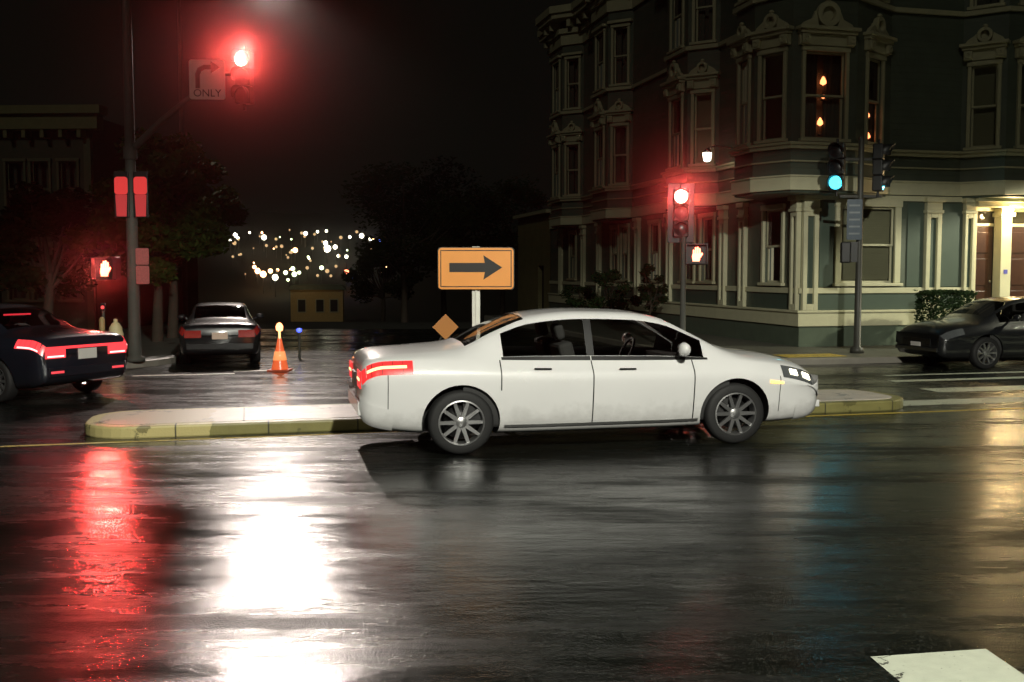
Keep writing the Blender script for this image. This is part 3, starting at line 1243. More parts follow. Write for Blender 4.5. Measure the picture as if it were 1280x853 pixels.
point('far_house_light', (fp.x - 0.5, fp.y - 4.0, hz(fp.x, fp.y) + 3.8), 26, (1.0, 0.62, 0.22), 0.2)  # unseen light assumed for the lit house front, no lamp built

# lamps on the far hillside
LC = {'w': emit('far_white', (1.0, 0.93, 0.70), 9), 'o': emit('far_orange', (1.0, 0.50, 0.22), 9),
      'd': emit('far_dim', (1.0, 0.65, 0.3), 0.8), 'g': emit('far_greenish', (0.85, 1.0, 0.55), 5),
      'b': emit('far_blue', (0.12, 0.22, 1.0), 6), 'r': emit('far_red', (1.0, 0.22, 0.10), 8)}
LN = {'w': 'tiny white lamp glowing on the dark far hillside', 'o': 'tiny orange lamp glowing on the dark far hillside',
      'd': 'faint amber lamp on the dark far hillside', 'g': 'tiny greenish lamp glowing on the dark far hillside',
      'b': 'tiny blue lamp glowing on the far slope', 'r': 'tiny red lamp glowing on the far slope'}
CITY = [(294, 294, 'w', 1.0), (293, 304, 'd', 1.0), (330, 297, 'w', 1.2), (369, 313, 'o', 1.2), (382, 292, 'w', .9), (397, 290, 'w', .6), (408, 289, 'w', .6),
        (409, 311, 'w', 1.7), (407, 304, 'w', 1.0), (419, 309, 'w', 1.0), (423, 320, 'w', .7), (433, 321, 'w', .8), (452, 295, 'w', 1.1), (463, 299, 'w', .8), (467, 300, 'o', .7), (474, 301, 'b', .8),
        (463, 310, 'd', .9), (322, 339, 'o', 1.3), (329, 343, 'o', 1.5), (344, 347, 'w', 1.4), (338, 339, 'o', 1.1), (357, 341, 'g', 1.0), (366, 336, 'g', 1.0), (368, 343, 'g', 1.2), (374, 341, 'g', .8),
        (360, 350, 'g', .7), (384, 335, 'd', .8), (402, 335, 'g', 1.0), (409, 339, 'd', 1.0), (433, 341, 'r', 1.4), (440, 347, 'b', 1.0), (345, 299, 'd', .7), (352, 308, 'd', .8), (333, 307, 'd', .7),
        (318, 334, 'o', .9), (312, 291, 'w', .5), (426, 297, 'd', .8), (446, 290, 'd', .7), (360, 322, 'd', .6), (388, 326, 'd', .6), (301, 318, 'd', .6), (420, 333, 'd', .7), (481, 296, 'd', .7)]
_rg = random.Random(21)
for _k in range(46):
    _x = _rg.uniform(284, 486)
    _y = _rg.choice((_rg.gauss(296, 6), _rg.gauss(312, 9), _rg.gauss(340, 6), _rg.gauss(328, 8)))
    CITY.append((_x, max(284, min(352, _y)), _rg.choice('dddwog'), _rg.uniform(0.3, 0.7)))
protos = {}
cnt = {}
for c in 'wodgbr':
    cnt[c] = sum(1 for q in CITY if q[2] == c)
for px, py, c, s in CITY:
    Z = 120.0
    while Z < 330:
        p = at(px, py, Z)
        if p.z - hz(p.x, p.y) < 3.0:
            break
        Z += 1.0
    p = at(px, py, Z)
    if c not in protos:
        b = MB()
        h = 3.0
        prof = [(0.02, -0.42), (0.3, -0.3), (0.42, 0), (0.3, 0.3), (0.02, 0.42)]
        g = empty('hillside_lamp', p)
        b.lathe(prof, 10)
        b.build('globe', LC[c], g)
        b = MB()
        b.tube([(0, 0, -3.2), (0, 0, -0.4)], 0.07, 6)
        b.build('post', M_POLE, g)
        protos[c] = g
        o = g
    else:
        g = protos[c]
        o = g.copy()
        COL.objects.link(o)
        for ch in g.children:
            k = ch.copy()
            COL.objects.link(k)
            k.parent = o
    o.location = p
    sc = 1.0 * s * (Z / 200.0)
    o.scale = (sc, sc, 1.0 if sc < 1.2 else 1.2)
    o.scale = (sc, sc, sc)
    tag(o, LN[c], 'lamp', {'w': 'white hillside lamps', 'o': 'orange hillside lamps', 'd': 'faint amber hillside lamps', 'g': 'greenish hillside lamps', 'b': 'blue hillside lamps', 'r': 'red hillside lamp'}[c])

# ------------------------------------------------------------------ poles, signals and signs
M_RED_LENS = emit('red_lens_lit', (1.0, 0.13, 0.10), 26, (0.4, 0.02, 0.02))
M_GREEN_LENS = emit('green_lens_lit', (0.06, 0.72, 1.0), 4, (0.02, 0.2, 0.2))
M_LENS_OFF = mat('dark_lens', (0.010, 0.010, 0.010), 0.3, var=0)
M_HAND = emit('red_hand_lit', (1.0, 0.13, 0.07), 12, (0.4, 0.02, 0.02))


def traffic_light(p, rz, lit, label, visor_long=True, sections=3, lens_mat=None, backplate=True):
    """origin at the centre of the lit lens; faces -y before the turn"""
    t = empty('traffic_light', p, rz)
    tag(t, label, 'traffic light')
    step = 0.36
    zc = [(lit - k) * step for k in range(sections)]      # 0 = top section
    top, bot = zc[0] + 0.18, zc[-1] - 0.18
    b = MB()
    for z in zc:
        b.box(-0.17, 0.17, 0.0, 0.22, z - 0.176, z + 0.176)
    b.build('housing', M_HOUSING, t, bevel=0.025)
    if backplate:
        b = MB()
        b.box(-0.29, 0.29, 0.10, 0.115, bot - 0.12, top + 0.12)
        b.build('backplate', M_HOUSING, t, bevel=0.02)
    for k, z in enumerate(zc):
        b = MB()
        prof = []
        n = 20
        vs = [(0, -0.035, z)]
        for ring, (rr, yy) in enumerate(((0.08, -0.028), (0.15, 0.0 - 0.002))):
            for j in range(n):
                a = 2 * math.pi * j / n
                vs.append((rr * math.cos(a), yy, z + rr * math.sin(a)))
        fs = [(0, 1 + j, 1 + (j + 1) % n) for j in range(n)]
        fs += [(1 + j, 1 + n + j, 1 + n + (j + 1) % n, 1 + (j + 1) % n) for j in range(n)]
        b.add(vs, fs, True)
        b.build('lens', (lens_mat or M_RED_LENS) if k == lit else M_LENS_OFF, t)
        b = MB()
        vs, fs = [], []
        n = 16
        for j in range(n + 1):
            a = R(-25 + 230 * j / n)
            dep = -0.24 * (0.55 + 0.45 * max(0.0, math.sin(a)))
            for rr in (0.158, 0.168):
                vs.append((rr * math.cos(a), -0.001, z + rr * math.sin(a)))
                vs.append((rr * math.cos(a), dep, z + rr * math.sin(a)))
        for j in range(n):
            a, c = j * 4, (j + 1) * 4
            fs += [(a, a + 1, c + 1, c), (a + 2, c + 2, c + 3, a + 3), (a + 1, a + 3, c + 3, c + 1)]
        b.add(vs, fs, True)
        b.build('visor', M_HOUSING, t)
    b = MB()
    b.tube([(0, 0.11, bot - 0.12), (0, 0.11, bot)], 0.03, 8)
    b.tube([(0, 0.11, top), (0, 0.11, top + 0.10)], 0.03, 8)
    b.build('bracket', M_HOUSING, t)
    return t


def ped_signal(p, rz, label, lit=True):
    t = empty('pedestrian_signal', p, rz)
    tag(t, label, 'pedestrian signal')
    b = MB()
    b.box(-0.24, 0.24, 0.0, 0.22, -0.24, 0.24)
    b.build('housing', M_HOUSING, t, bevel=0.03)
    b = MB()
    b.box(-0.24, 0.24, -0.16, -0.001, 0.21, 0.235)
    b.box(-0.24, -0.215, -0.14, -0.001, -0.22, 0.209)
    b.box(0.215, 0.24, -0.14, -0.001, -0.22, 0.209)
    b.build('visor', M_HOUSING, t)
    if lit:
        b = MB()
        # raised hand: palm, four fingers, thumb
        b.prism([(-0.085, -0.16), (0.06, -0.16), (0.085, -0.06), (0.085, 0.02), (-0.085, 0.02), (-0.10, -0.05)], -0.012, -0.002)
        for k, (x, h) in enumerate(((-0.066, 0.10), (-0.022, 0.155), (0.022, 0.165), (0.066, 0.13))):
            b.prism([(x - 0.017, 0.0205), (x + 0.017, 0.0205), (x + 0.017, h - 0.012), (x + 0.008, h), (x - 0.008, h), (x - 0.017, h - 0.012)], -0.012, -0.002)
        b.prism([(0.0855, -0.08), (0.135, 0.0), (0.125, 0.03), (0.105, 0.035), (0.0855, 0.0)], -0.012, -0.002)
        b.build('hand_symbol', M_HAND, t)
    return t


def text_mesh(name, body, size, m, parent, loc, rx=90):
    cu = bpy.data.curves.new(name, 'FONT')
    cu.body = body
    cu.size = size
    cu.align_x = 'CENTER'
    cu.align_y = 'CENTER'
    cu.extrude = 0.001
    o = bpy.data.objects.new('tmp', cu)
    COL.objects.link(o)
    dg = bpy.context.evaluated_depsgraph_get()
    me = bpy.data.meshes.new_from_object(o.evaluated_get(dg))
    bpy.data.objects.remove(o)
    me.materials.clear()
    me.materials.append(m)
    q = bpy.data.objects.new(name, me)
    COL.objects.link(q)
    q.parent = parent
    q.location = loc
    q.rotation_euler = (R(rx), 0, 0)
    return q


def plate(b, w, h, y0, y1, r=0.04, cx=0, cz=0):
    poly = []
    for (sx, sz, a0) in ((1, -1, 270), (1, 1, 0), (-1, 1, 90), (-1, -1, 180)):
        for k in range(5):
            a = R(a0 + 90 * k / 4)
            poly.append((cx + sx * (w / 2 - r) + r * math.cos(a), cz + sz * (h / 2 - r) + r * math.sin(a)))
    b.prism(poly, y0, y1)


# --- tall signal pole at the left, with a mast arm and an assumed unlit street lamp on top
ZL = 21.7
base = at(169, 458, ZL)
base.z = 0.13
pole = empty('signal_pole', base)
tag(pole, 'tall grey signal pole with an angled mast arm on the left corner', 'pole')
b = MB()
b.lathe([(0.20, 0), (0.20, 0.08), (0.13, 0.12), (0.125, 0.5), (0.115, 2.0), (0.10, 5.0), (0.085, 9.0), (0.02, 9.1)], 14)
b.build('pole', M_STEEL, pole)
top = at(303, 92, ZL) - base
knee = at(235, 124, ZL) - base
arm0 = at(171, 184, ZL) - base
b = MB()
b.tube([(0.05, 0, arm0.z - 0.05), (knee.x * 0.5 + 0.03, 0, (arm0.z + knee.z) / 2 + 0.02), (knee.x, 0, knee.z), (top.x * 0.8, 0, top.z - 0.02), (top.x + 0.15, 0, top.z)],
       [0.075, 0.065, 0.055, 0.05, 0.045], 10)
b.tube([(0, 0, arm0.z + 0.0), (0, 0, arm0.z - 0.25)], 0.14, 14)
b.build('mast_arm', M_STEEL, pole)
la = Vector((2.3, 1.2, 8.87))
b = MB()
b.tube([(0, 0, 8.7), (la.x * 0.5, la.y * 0.5, 8.95), (la.x, la.y, la.z + 0.22)], [0.05, 0.045, 0.04], 10)
b.build('lamp_arm', M_STEEL, pole)
b = MB()
b.lathe([(0.05, 0.30), (0.20, 0.24), (0.27, 0.10), (0.28, 0.05)], 16, Matrix.Translation(la))
b.build('lamp_head', M_STEEL, pole)

pt = at(306, 77, ZL) + Vector((0, -0.28, 0))
traffic_light(pt, R(-14), 0, 'red traffic light at the end of the mast arm at upper left', backplate=False)
spot('red_beam_mast', pt + Vector((0.08, -0.30, 0)), (0.3, -2, 3.1), 7000, (1.0, 0.09, 0.075), 17, 0.5, 0.10)

# right turn only sign on the mast arm
ps = at(261, 101, ZL) + Vector((0, -0.12, 0))
sg = empty('turn_sign', ps, R(4))
tag(sg, 'white right turn only sign beside the mast arm traffic light', 'sign')
b = MB()
plate(b, 0.72, 0.80, 0.0, 0.02, 0.05)
b.build('sign_face', M_SIGNW, sg)
b = MB()
path = [(-0.19, -0.16), (-0.19, 0.10), (-0.15, 0.20), (-0.05, 0.25), (0.10, 0.25)]
for i in range(len(path) - 1):
    p0, p1 = Vector(path[i]), Vector(path[i + 1])
    d = (p1 - p0).normalized()
    n_ = Vector((-d.y, d.x)) * 0.045
    e = d * 0.02
    b.prism([tuple(p0 - n_ - e), tuple(p1 - n_ + e), tuple(p1 + n_ + e), tuple(p0 + n_ - e)], -0.004 - 0.0005 * i, -0.001)
b.prism([(0.08, 0.13), (0.27, 0.25), (0.08, 0.37)], -0.007, -0.001)
b.build('turn_arrow', M_SIGNBLK, sg)
text_mesh('lettering', 'ONLY', 0.21, M_SIGNBLK, sg, (0.0, -0.003, -0.28))
b = MB()
plate(b, 0.68, 0.76, -0.0006, 0.001, 0.04)
b.build('border', M_SIGNW, sg)
b = MB()
b.tube([(0.0, 0.03, -0.42), (0.0, 0.03, 0.3)], 0.02, 8)
b.build('bracket', M_STEEL, sg)

# two panel signs, red light on their faces put in as emission; smaller sign below
M_REDPAN = emit('red_light_on_panel', (1.0, 0.07, 0.065), 0.62, (0.35, 0.02, 0.02))
M_REDPAN_D = emit('red_light_on_panel_dim', (1.0, 0.10, 0.10), 0.36, (0.35, 0.02, 0.02))
for px, lab in ((155, 'left one of the two red-lit panel signs, light painted as glow, on the tall pole'), (179, 'right one of the two red-lit panel signs, light painted as glow, on the tall pole')):
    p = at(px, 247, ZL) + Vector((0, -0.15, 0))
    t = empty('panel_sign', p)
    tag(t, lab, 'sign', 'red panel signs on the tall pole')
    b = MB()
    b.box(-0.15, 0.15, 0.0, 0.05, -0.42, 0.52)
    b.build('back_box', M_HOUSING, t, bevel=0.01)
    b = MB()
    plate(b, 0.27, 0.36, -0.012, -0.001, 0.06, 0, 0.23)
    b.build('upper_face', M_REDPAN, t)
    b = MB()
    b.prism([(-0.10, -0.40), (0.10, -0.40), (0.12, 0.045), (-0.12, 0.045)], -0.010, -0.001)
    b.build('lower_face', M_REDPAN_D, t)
    b = MB()
    sx = 1 if px < 170 else -1
    b.box(0, sx * 0.22, 0.06, 0.10, 0.1, 0.14)
    b.build('bracket', M_STEEL, t)
p = at(181, 333, ZL) + Vector((0, -0.14, 0))
t = empty('pole_sign', p)
tag(t, 'small dim pinkish sign in two plates on the tall pole', 'sign')
M_PINK = mat('pink_sign_face', (0.55, 0.16, 0.15), 0.4, var=0.35, scale=25)
b = MB()
plate(b, 0.27, 0.34, 0, 0.012, 0.03, 0, 0.20)
b.build('upper_plate', M_PINK, t)
b = MB()
plate(b, 0.27, 0.38, 0, 0.012, 0.03, 0, -0.18)
b.build('lower_plate', M_PINK, t)

ph = at(137, 336, ZL) + Vector((0, -0.25, 0))
ped_signal(ph, R(-8), 'lit red hand pedestrian signal on the tall left pole')
spot('red_beam_ped_left', ph + Vector((0, -0.2, 0)), (-0.5, 0, 2.1), 700, (1.0, 0.09, 0.075), 26, 0.7, 0.10)
spot('red_glow_ped_left', ph + Vector((0, -0.2, 0)), (-1.5, 5, 0.6), 80, (1.0, 0.10, 0.075), 130, 0.6, 0.10)
b = MB()
b.box(-0.05, 0.05, 0, 0.06, -0.08, 0.08)
pb = at(133, 384, ZL) + Vector((0, -0.2, 0))
t = empty('push_button', pb)
tag(t, 'crossing push button with a small red light under the hand signal', 'push button')
b.build('button_box', M_HOUSING, t, bevel=0.01)
b = MB()
b.disc(0, 0, 0.035, -0.01, -0.001, 14)
b.build('button_light', emit('button_red', (1.0, 0.06, 0.06), 1.6), t)
b = MB()
b.tube([(0, 0.03, -0.08), (0, 0.05, pb.z * -1 + 0.13)], 0.03, 8)
b.build('button_post', M_STEEL, t)

# hydrant beside the pole
hp = at(146, 463, 20.9)
hy = empty('fire_hydrant', (hp.x, hp.y, 0.13), R(20))
tag(hy, 'cream white fire hydrant on the kerb by the tall signal pole', 'hydrant')
M_HYD = mat('hydrant_white', (0.80, 0.70, 0.40), 0.45, var=0.12, scale=6)
b = MB()
b.lathe([(0.17, 0), (0.17, 0.06), (0.12, 0.09), (0.115, 0.55), (0.15, 0.58), (0.15, 0.63), (0.135, 0.66), (0.12, 0.76), (0.07, 0.84), (0.04, 0.86), (0.04, 0.92), (0.01, 0.93)], 20)
b.build('barrel', M_HYD, hy, sharp=35)
for a in (0, 180, 270):
    b = MB()
    b.lathe([(0.075, 0.0), (0.075, 0.08), (0.09, 0.085), (0.09, 0.12), (0.03, 0.125), (0.03, 0.15), (0.005, 0.151)], 14,
            Matrix.Translation((0, 0, 0.45)) @ Matrix.Rotation(R(a), 4, 'Z') @ Matrix.Translation((0, -0.09, 0)) @ Matrix.Rotation(R(90), 4, 'X'))
    b.build('outlet_cap', M_HYD, hy, sharp=35)
hp2 = at(129, 463, 21.2)
b = MB()
b.lathe([(0.055, 0), (0.055, 0.9), (0.03, 0.95), (0.005, 0.955)], 12)
o = b.build('bollard', mat('bollard_tan', (0.45, 0.33, 0.14), 0.5, var=0.3), None, loc=(hp2.x, hp2.y, 0.13))
tag(o, 'thin tan bollard just left of the cream fire hydrant', 'bollard')

# traffic cone with a warning lamp; lamplight on body and collar put in as emission
cp = at(350, 460, 21.0)
cone = empty('traffic_cone', (cp.x, cp.y, 0.0))
tag(cone, 'orange traffic cone with a lit warning lamp right of the parked dark car', 'traffic cone')
b = MB()
b.box(-0.22, 0.22, -0.22, 0.22, 0, 0.035)
b.build('cone_base', mat('cone_foot', (0.6, 0.10, 0.04), 0.6), cone, bevel=0.01)
b = MB()
b.lathe([(0.17, 0.036), (0.04, 0.66), (0.035, 0.66)], 18)
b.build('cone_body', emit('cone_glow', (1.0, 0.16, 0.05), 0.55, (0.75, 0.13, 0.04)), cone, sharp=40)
b = MB()
b.lathe([(0.141, 0.22), (0.104, 0.40)], 18)
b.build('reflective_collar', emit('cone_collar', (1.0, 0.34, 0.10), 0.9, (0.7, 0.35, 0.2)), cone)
b = MB()
b.lathe([(0.02, 0.661), (0.02, 0.80), (0.065, 0.82), (0.075, 0.90), (0.045, 0.96), (0.005, 0.98)], 14)
b.build('warning_lamp', emit('warning_glow', (1.0, 0.32, 0.12), 5), cone)
bl = at(374, 413, 24.0)
b = MB()
b.lathe([(0.01, 0.05), (0.06, 0.03), (0.06, -0.03), (0.02, -0.05)], 12)
t = empty('blue_lamp', bl)
tag(t, 'small blue lamp on a thin post right of the traffic cone', 'lamp')
b.build('globe', emit('blue_glow', (0.06, 0.10, 1.0), 3), t)
b = MB()
b.tube([(0, 0, -bl.z), (0, 0, -0.05)], 0.03, 8)
b.build('post', M_POLE, t)

# --- arrow sign on the island
ZS = 14.15
sp_ = at(595, 336, ZS)
sign = empty('arrow_sign', (sp_.x, sp_.y, 0.15), R(2))
tag(sign, 'orange rectangular sign with a black right arrow on a white post', 'sign')
zc = sp_.z - 0.15
b = MB()
plate(b, 1.02, 0.56, -0.03, 0.0, 0.05, 0, zc)
b.build('sign_face', M_ORANGE, sign, bevel=0.004)
b = MB()
z = zc + 0.015
b.prism([(-0.36, z - 0.062), (0.12, z - 0.062), (0.10, z - 0.165), (0.355, z), (0.10, z + 0.165), (0.12, z + 0.062), (-0.36, z + 0.062)], -0.034, -0.0305)
b.build('arrow', M_SIGNBLK, sign)
b = MB()
for (x0, x1, z0, z1) in ((-.47, .47, zc + .238, zc + .250), (-.47, .47, zc - .250, zc - .238), (-.482, -.47, zc - .25, zc + .25), (.47, .482, zc - .25, zc + .25)):
    b.box(x0, x1, -0.0325, -0.0302, z0, z1)
b.build('border', M_SIGNBLK, sign)
b = MB()
plate(b, 1.04, 0.58, 0.001, 0.03, 0.05, 0, zc)
b.build('sign_back', M_POLE, sign)
b = MB()
b.box(-0.055, 0.055, 0.031, 0.12, 0, zc + 0.30)
b.box(-0.012, 0.012, 0.005, 0.031, 0, zc - 0.29)
b.build('post', mat('white_post', (0.80, 0.80, 0.72), 0.4, var=0.08), sign, bevel=0.008)

# diamond roadworks sign seen through the car
dp = at(557, 409, 24.0)
ds = empty('diamond_sign', (dp.x, dp.y, 0.0), R(6))
tag(ds, 'orange diamond roadworks sign on a low stand beyond the island', 'sign')
b = MB()
zc = max(dp.z, 0.55)
b.prism([(-0.30, zc), (0, zc - 0.30), (0.30, zc), (0, zc + 0.30)], -0.015, 0.0)
b.build('sign_face', M_ORANGE, ds)
b = MB()
b.tube([(-0.3, 0.1, 0), (0, 0.02, zc)], 0.02, 8)
b.tube([(0.3, 0.1, 0), (0, 0.02, zc)], 0.02, 8)
b.tube([(0, 0.5, 0), (0, 0.03, zc)], 0.02, 8)
b.build('stand', M_STEEL, ds)

# --- middle signal pole at the corner of the house
ZM = 23.3
bp_ = at(853, 440, ZM)
bp_.z = 0.13
pole2 = empty('signal_post', bp_)
tag(pole2, 'slim signal post carrying the red light before the house side wall', 'pole')
b = MB()
b.lathe([(0.14, 0), (0.14, 0.10), (0.07, 0.14), (0.06, 2.0), (0.055, 3.2), (0.01, 3.25)], 12)
b.build('post', M_STEEL, pole2)
pt = at(851, 246, ZM)
traffic_light(pt + Vector((0, -0.05, 0)), R(-8), 0, 'red traffic light on the slim post before the house side wall', backplate=True)
spot('red_beam_middle', pt + Vector((0, -0.42, 0)), (0.3, -2, 3.6), 2700, (1.0, 0.09, 0.075), 17, 0.5, 0.10)
pp = at(867, 318, ZM) + Vector((0.06, -0.05, 0))
ped_signal(pp, R(-8), 'lit red hand pedestrian signal below the middle traffic light')

# --- right pole with green signals
ZR = 24.0
rp = at(1071, 447, ZR)
rp.z = 0.13
pole3 = empty('signal_post', rp)
tag(pole3, 'dark signal post with green lights standing before the round corner bay', 'pole')
b = MB()
b.lathe([(0.16, 0), (0.16, 0.10), (0.085, 0.16), (0.075, 2.0), (0.065, 4.9), (0.01, 5.0)], 12)
b.build('post', M_POLE, pole3)
zt = at(1071, 200, ZR).z - 0.13
b = MB()
b.box(-0.48, 0.48, -0.03, 0.03, zt - 0.02, zt + 0.04)
b.box(-0.48, 0.48, -0.03, 0.03, zt - 0.86, zt - 0.80)
b.build('crossbar', M_POLE, pole3)
pg = at(1043, 229, ZR) + Vector((0, -0.1, 0))
traffic_light(pg, R(-30), 2, 'left green traffic light on the dark post by the round bay', lens_mat=M_GREEN_LENS, backplate=False)
pg2 = at(1102, 230, ZR) + Vector((0, -0.1, 0))
traffic_light(pg2, R(62), 2, 'right green traffic light turned sideways on the dark post', lens_mat=M_GREEN_LENS, backplate=False)
spot('green_beam_left', pg + Vector((-0.12, -0.35, 0)), (0.5, 0, 2.2), 7, (0.08, 0.8, 1.0), 50, 0.6, 0.1)
gt = loc2w(5.0, -0.85, 4.6)
spot('green_beam_right', pg2 + Vector((0.28, -0.15, 0.0)), gt, 16, (0.05, 0.7, 0.9), 15, 0.9, 0.05)
p = at(1062, 316, ZR) + Vector((0, -0.06, 0))
ped_signal(p, R(75), 'unlit pedestrian signal box on the dark post by the round bay', lit=False)
p = at(1066, 275, ZR) + Vector((0, -0.12, 0))
t = empty('vertical_sign', p, R(-4))
tag(t, 'narrow upright blue grey sign on the dark post by the round bay', 'sign')
b = MB()
plate(b, 0.34, 0.92, 0, 0.015, 0.03)
b.build('sign_face', mat('blue_grey_sign', (0.10, 0.13, 0.16), 0.35, var=0.25, scale=10), t)
M_PALE = mat('sign_pale', (0.24, 0.27, 0.28), 0.5, var=0.3)
for k in range(5):
    b = MB()
    b.box(-0.12, 0.12, -0.003, -0.0005, 0.30 - k * 0.16, 0.34 - k * 0.16)
    b.build('sign_bar', M_PALE, t)

# ------------------------------------------------------------------ cars


def pchip(x, y, xi):
    x, y = np.asarray(x, float), np.asarray(y, float)
    h = np.diff(x)
    d = np.diff(y) / h
    m = np.zeros_like(x)
    for i in range(1, len(x) - 1):
        if d[i - 1] * d[i] > 0:
            w1, w2 = 2 * h[i] + h[i - 1], h[i] + 2 * h[i - 1]
            m[i] = (w1 + w2) / (w1 / d[i - 1] + w2 / d[i])
    m[0], m[-1] = d[0], d[-1]
    xi = np.clip(xi, x[0], x[-1])
    k = np.clip(np.searchsorted(x, xi) - 1, 0, len(x) - 2)
    t = (xi - x[k]) / h[k]
    return ((1 + 2 * t) * (1 - t) ** 2 * y[k] + t * (1 - t) ** 2 * h[k] * m[k] + t * t * (3 - 2 * t) * y[k + 1] + t * t * (t - 1) * h[k] * m[k + 1])


#        x     hw    zb    zs    y5    y6    z6    y7    z7    zt
SEDAN = [
    (0.00, .770, .400, .860, .690, .560, .905, .300, .915, .920),
    (0.05, .835, .330, .935, .760, .620, .985, .340, .998, 1.003),
    (0.22, .880, .270, .985, .800, .655, 1.030, .360, 1.048, 1.055),
    (0.60, .905, .220, .990, .815, .650, 1.050, .360, 1.078, 1.088),
    (0.98, .912, .200, .985, .815, .640, 1.075, .360, 1.115, 1.125),
    (1.35, .915, .195, .975, .810, .610, 1.230, .350, 1.285, 1.295),
    (1.75, .915, .190, .965, .805, .590, 1.370, .345, 1.425, 1.437),
    (2.25, .915, .190, .955, .805, .585, 1.415, .345, 1.468, 1.480),
    (2.80, .915, .190, .945, .805, .585, 1.400, .345, 1.452, 1.465),
    (3.15, .915, .190, .940, .805, .590, 1.345, .350, 1.395, 1.408),
    (3.50, .912, .195, .935, .808, .640, 1.190, .380, 1.240, 1.255),
    (3.85, .910, .200, .930, .812, .680, 1.020, .400, 1.070, 1.085),
    (4.05, .908, .205, .915, .812, .660, .970, .380, 1.008, 1.020),
    (4.45, .895, .215, .860, .790, .630, .915, .360, .950, .960),
    (4.75, .860, .240, .790, .740, .590, .845, .330, .875, .885),
    (4.90, .800, .290, .700, .680, .540, .745, .300, .765, .770),
    (4.95, .730, .360, .630, .610, .480, .660, .260, .670, .672)]


class CarSurf:
    def __init__(self, tab, sx=1.0, sz=1.0):
        self.t = np.array(tab)
        self.x = self.t[:, 0]

    def ctrl(self, u):
        g = [float(pchip(self.x, self.t[:, k], np.array([u]))[0]) for k in range(1, 10)]
        hw, zb, zs, y5, y6, z6, y7, z7, zt = g
        P = [(0, zb), (hw * .78, zb), (hw * .925, zb + .09), (hw * .985, zb + .36), (hw, zs - .15),
             (y5, zs), (y6, z6), (y7, z7), (0, zt)]
        return P

    def pt(self, u, v):
        P = self.ctrl(u)
        k = min(int(v), 7)
        t = v - k
        ext = [(-P[1][0], P[1][1])] + P + [(-P[7][0], P[7][1])]
        p0, p1, p2, p3 = ext[k], ext[k + 1], ext[k + 2], ext[k + 3]

        def cr(a, b_, c, d):
            s = 0.36
            m1, m2 = s * (c - a), s * (d - b_)
            return ((2 * t ** 3 - 3 * t ** 2 + 1) * b_ + (t ** 3 - 2 * t ** 2 + t) * m1 + (-2 * t ** 3 + 3 * t ** 2) * c + (t ** 3 - t ** 2) * m2)
        y = cr(p0[0], p1[0], p2[0], p3[0])
        z = cr(p0[1], p1[1], p2[1], p3[1])
        return Vector((u, max(0.0, y) if v < 7.99 else 0.0, z))

    def nrm(self, u, v):
        e = 0.01
        a = self.pt(min(u + e, self.x[-1]), v) - self.pt(max(u - e, 0), v)
        b_ = self.pt(u, min(v + e, 7.98)) - self.pt(u, max(v - e, 0))
        n = b_.cross(a)
        if n.length < 1e-9:
            return Vector((0, 0, 1))
        n.normalize()
        # outward: away from the axis
        c = self.pt(u, v)
        if n.dot(Vector((0, c.y, c.z - 0.7))) < 0:
            n = -n
        return n

    def patch(self, b, u0, u1, v0, v1, nu, nv, off, sides=(1, -1), thick=0.0):
        for s in sides:
            vs = []
            for i in range(nu + 1):
                for j in range(nv + 1):
                    u = u0 + (u1 - u0) * i / nu
                    v = v0 + (v1 - v0) * j / nv
                    p = self.pt(u, v) + self.nrm(u, v) * off
                    vs.append((p.x, s * p.y, p.z))
            fs = [(i * (nv + 1) + j, i * (nv + 1) + j + 1, (i + 1) * (nv + 1) + j + 1, (i + 1) * (nv + 1) + j)
                  for i in range(nu) for j in range(nv)]
            b.add(vs, fs, True)


GL_SIDE_R = (1.42, 2.30)
GL_SIDE_F = (2.38, 3.58)
GL_V = (5.14, 5.88)
GL_REAR = (1.06, 1.68)
GL_FRONT = (3.22, 3.78)
GL_TOPV = (6.22, 8.0)
WHEELS = (0.98, 3.92)
WR = 0.335
_surf = CarSurf(SEDAN)


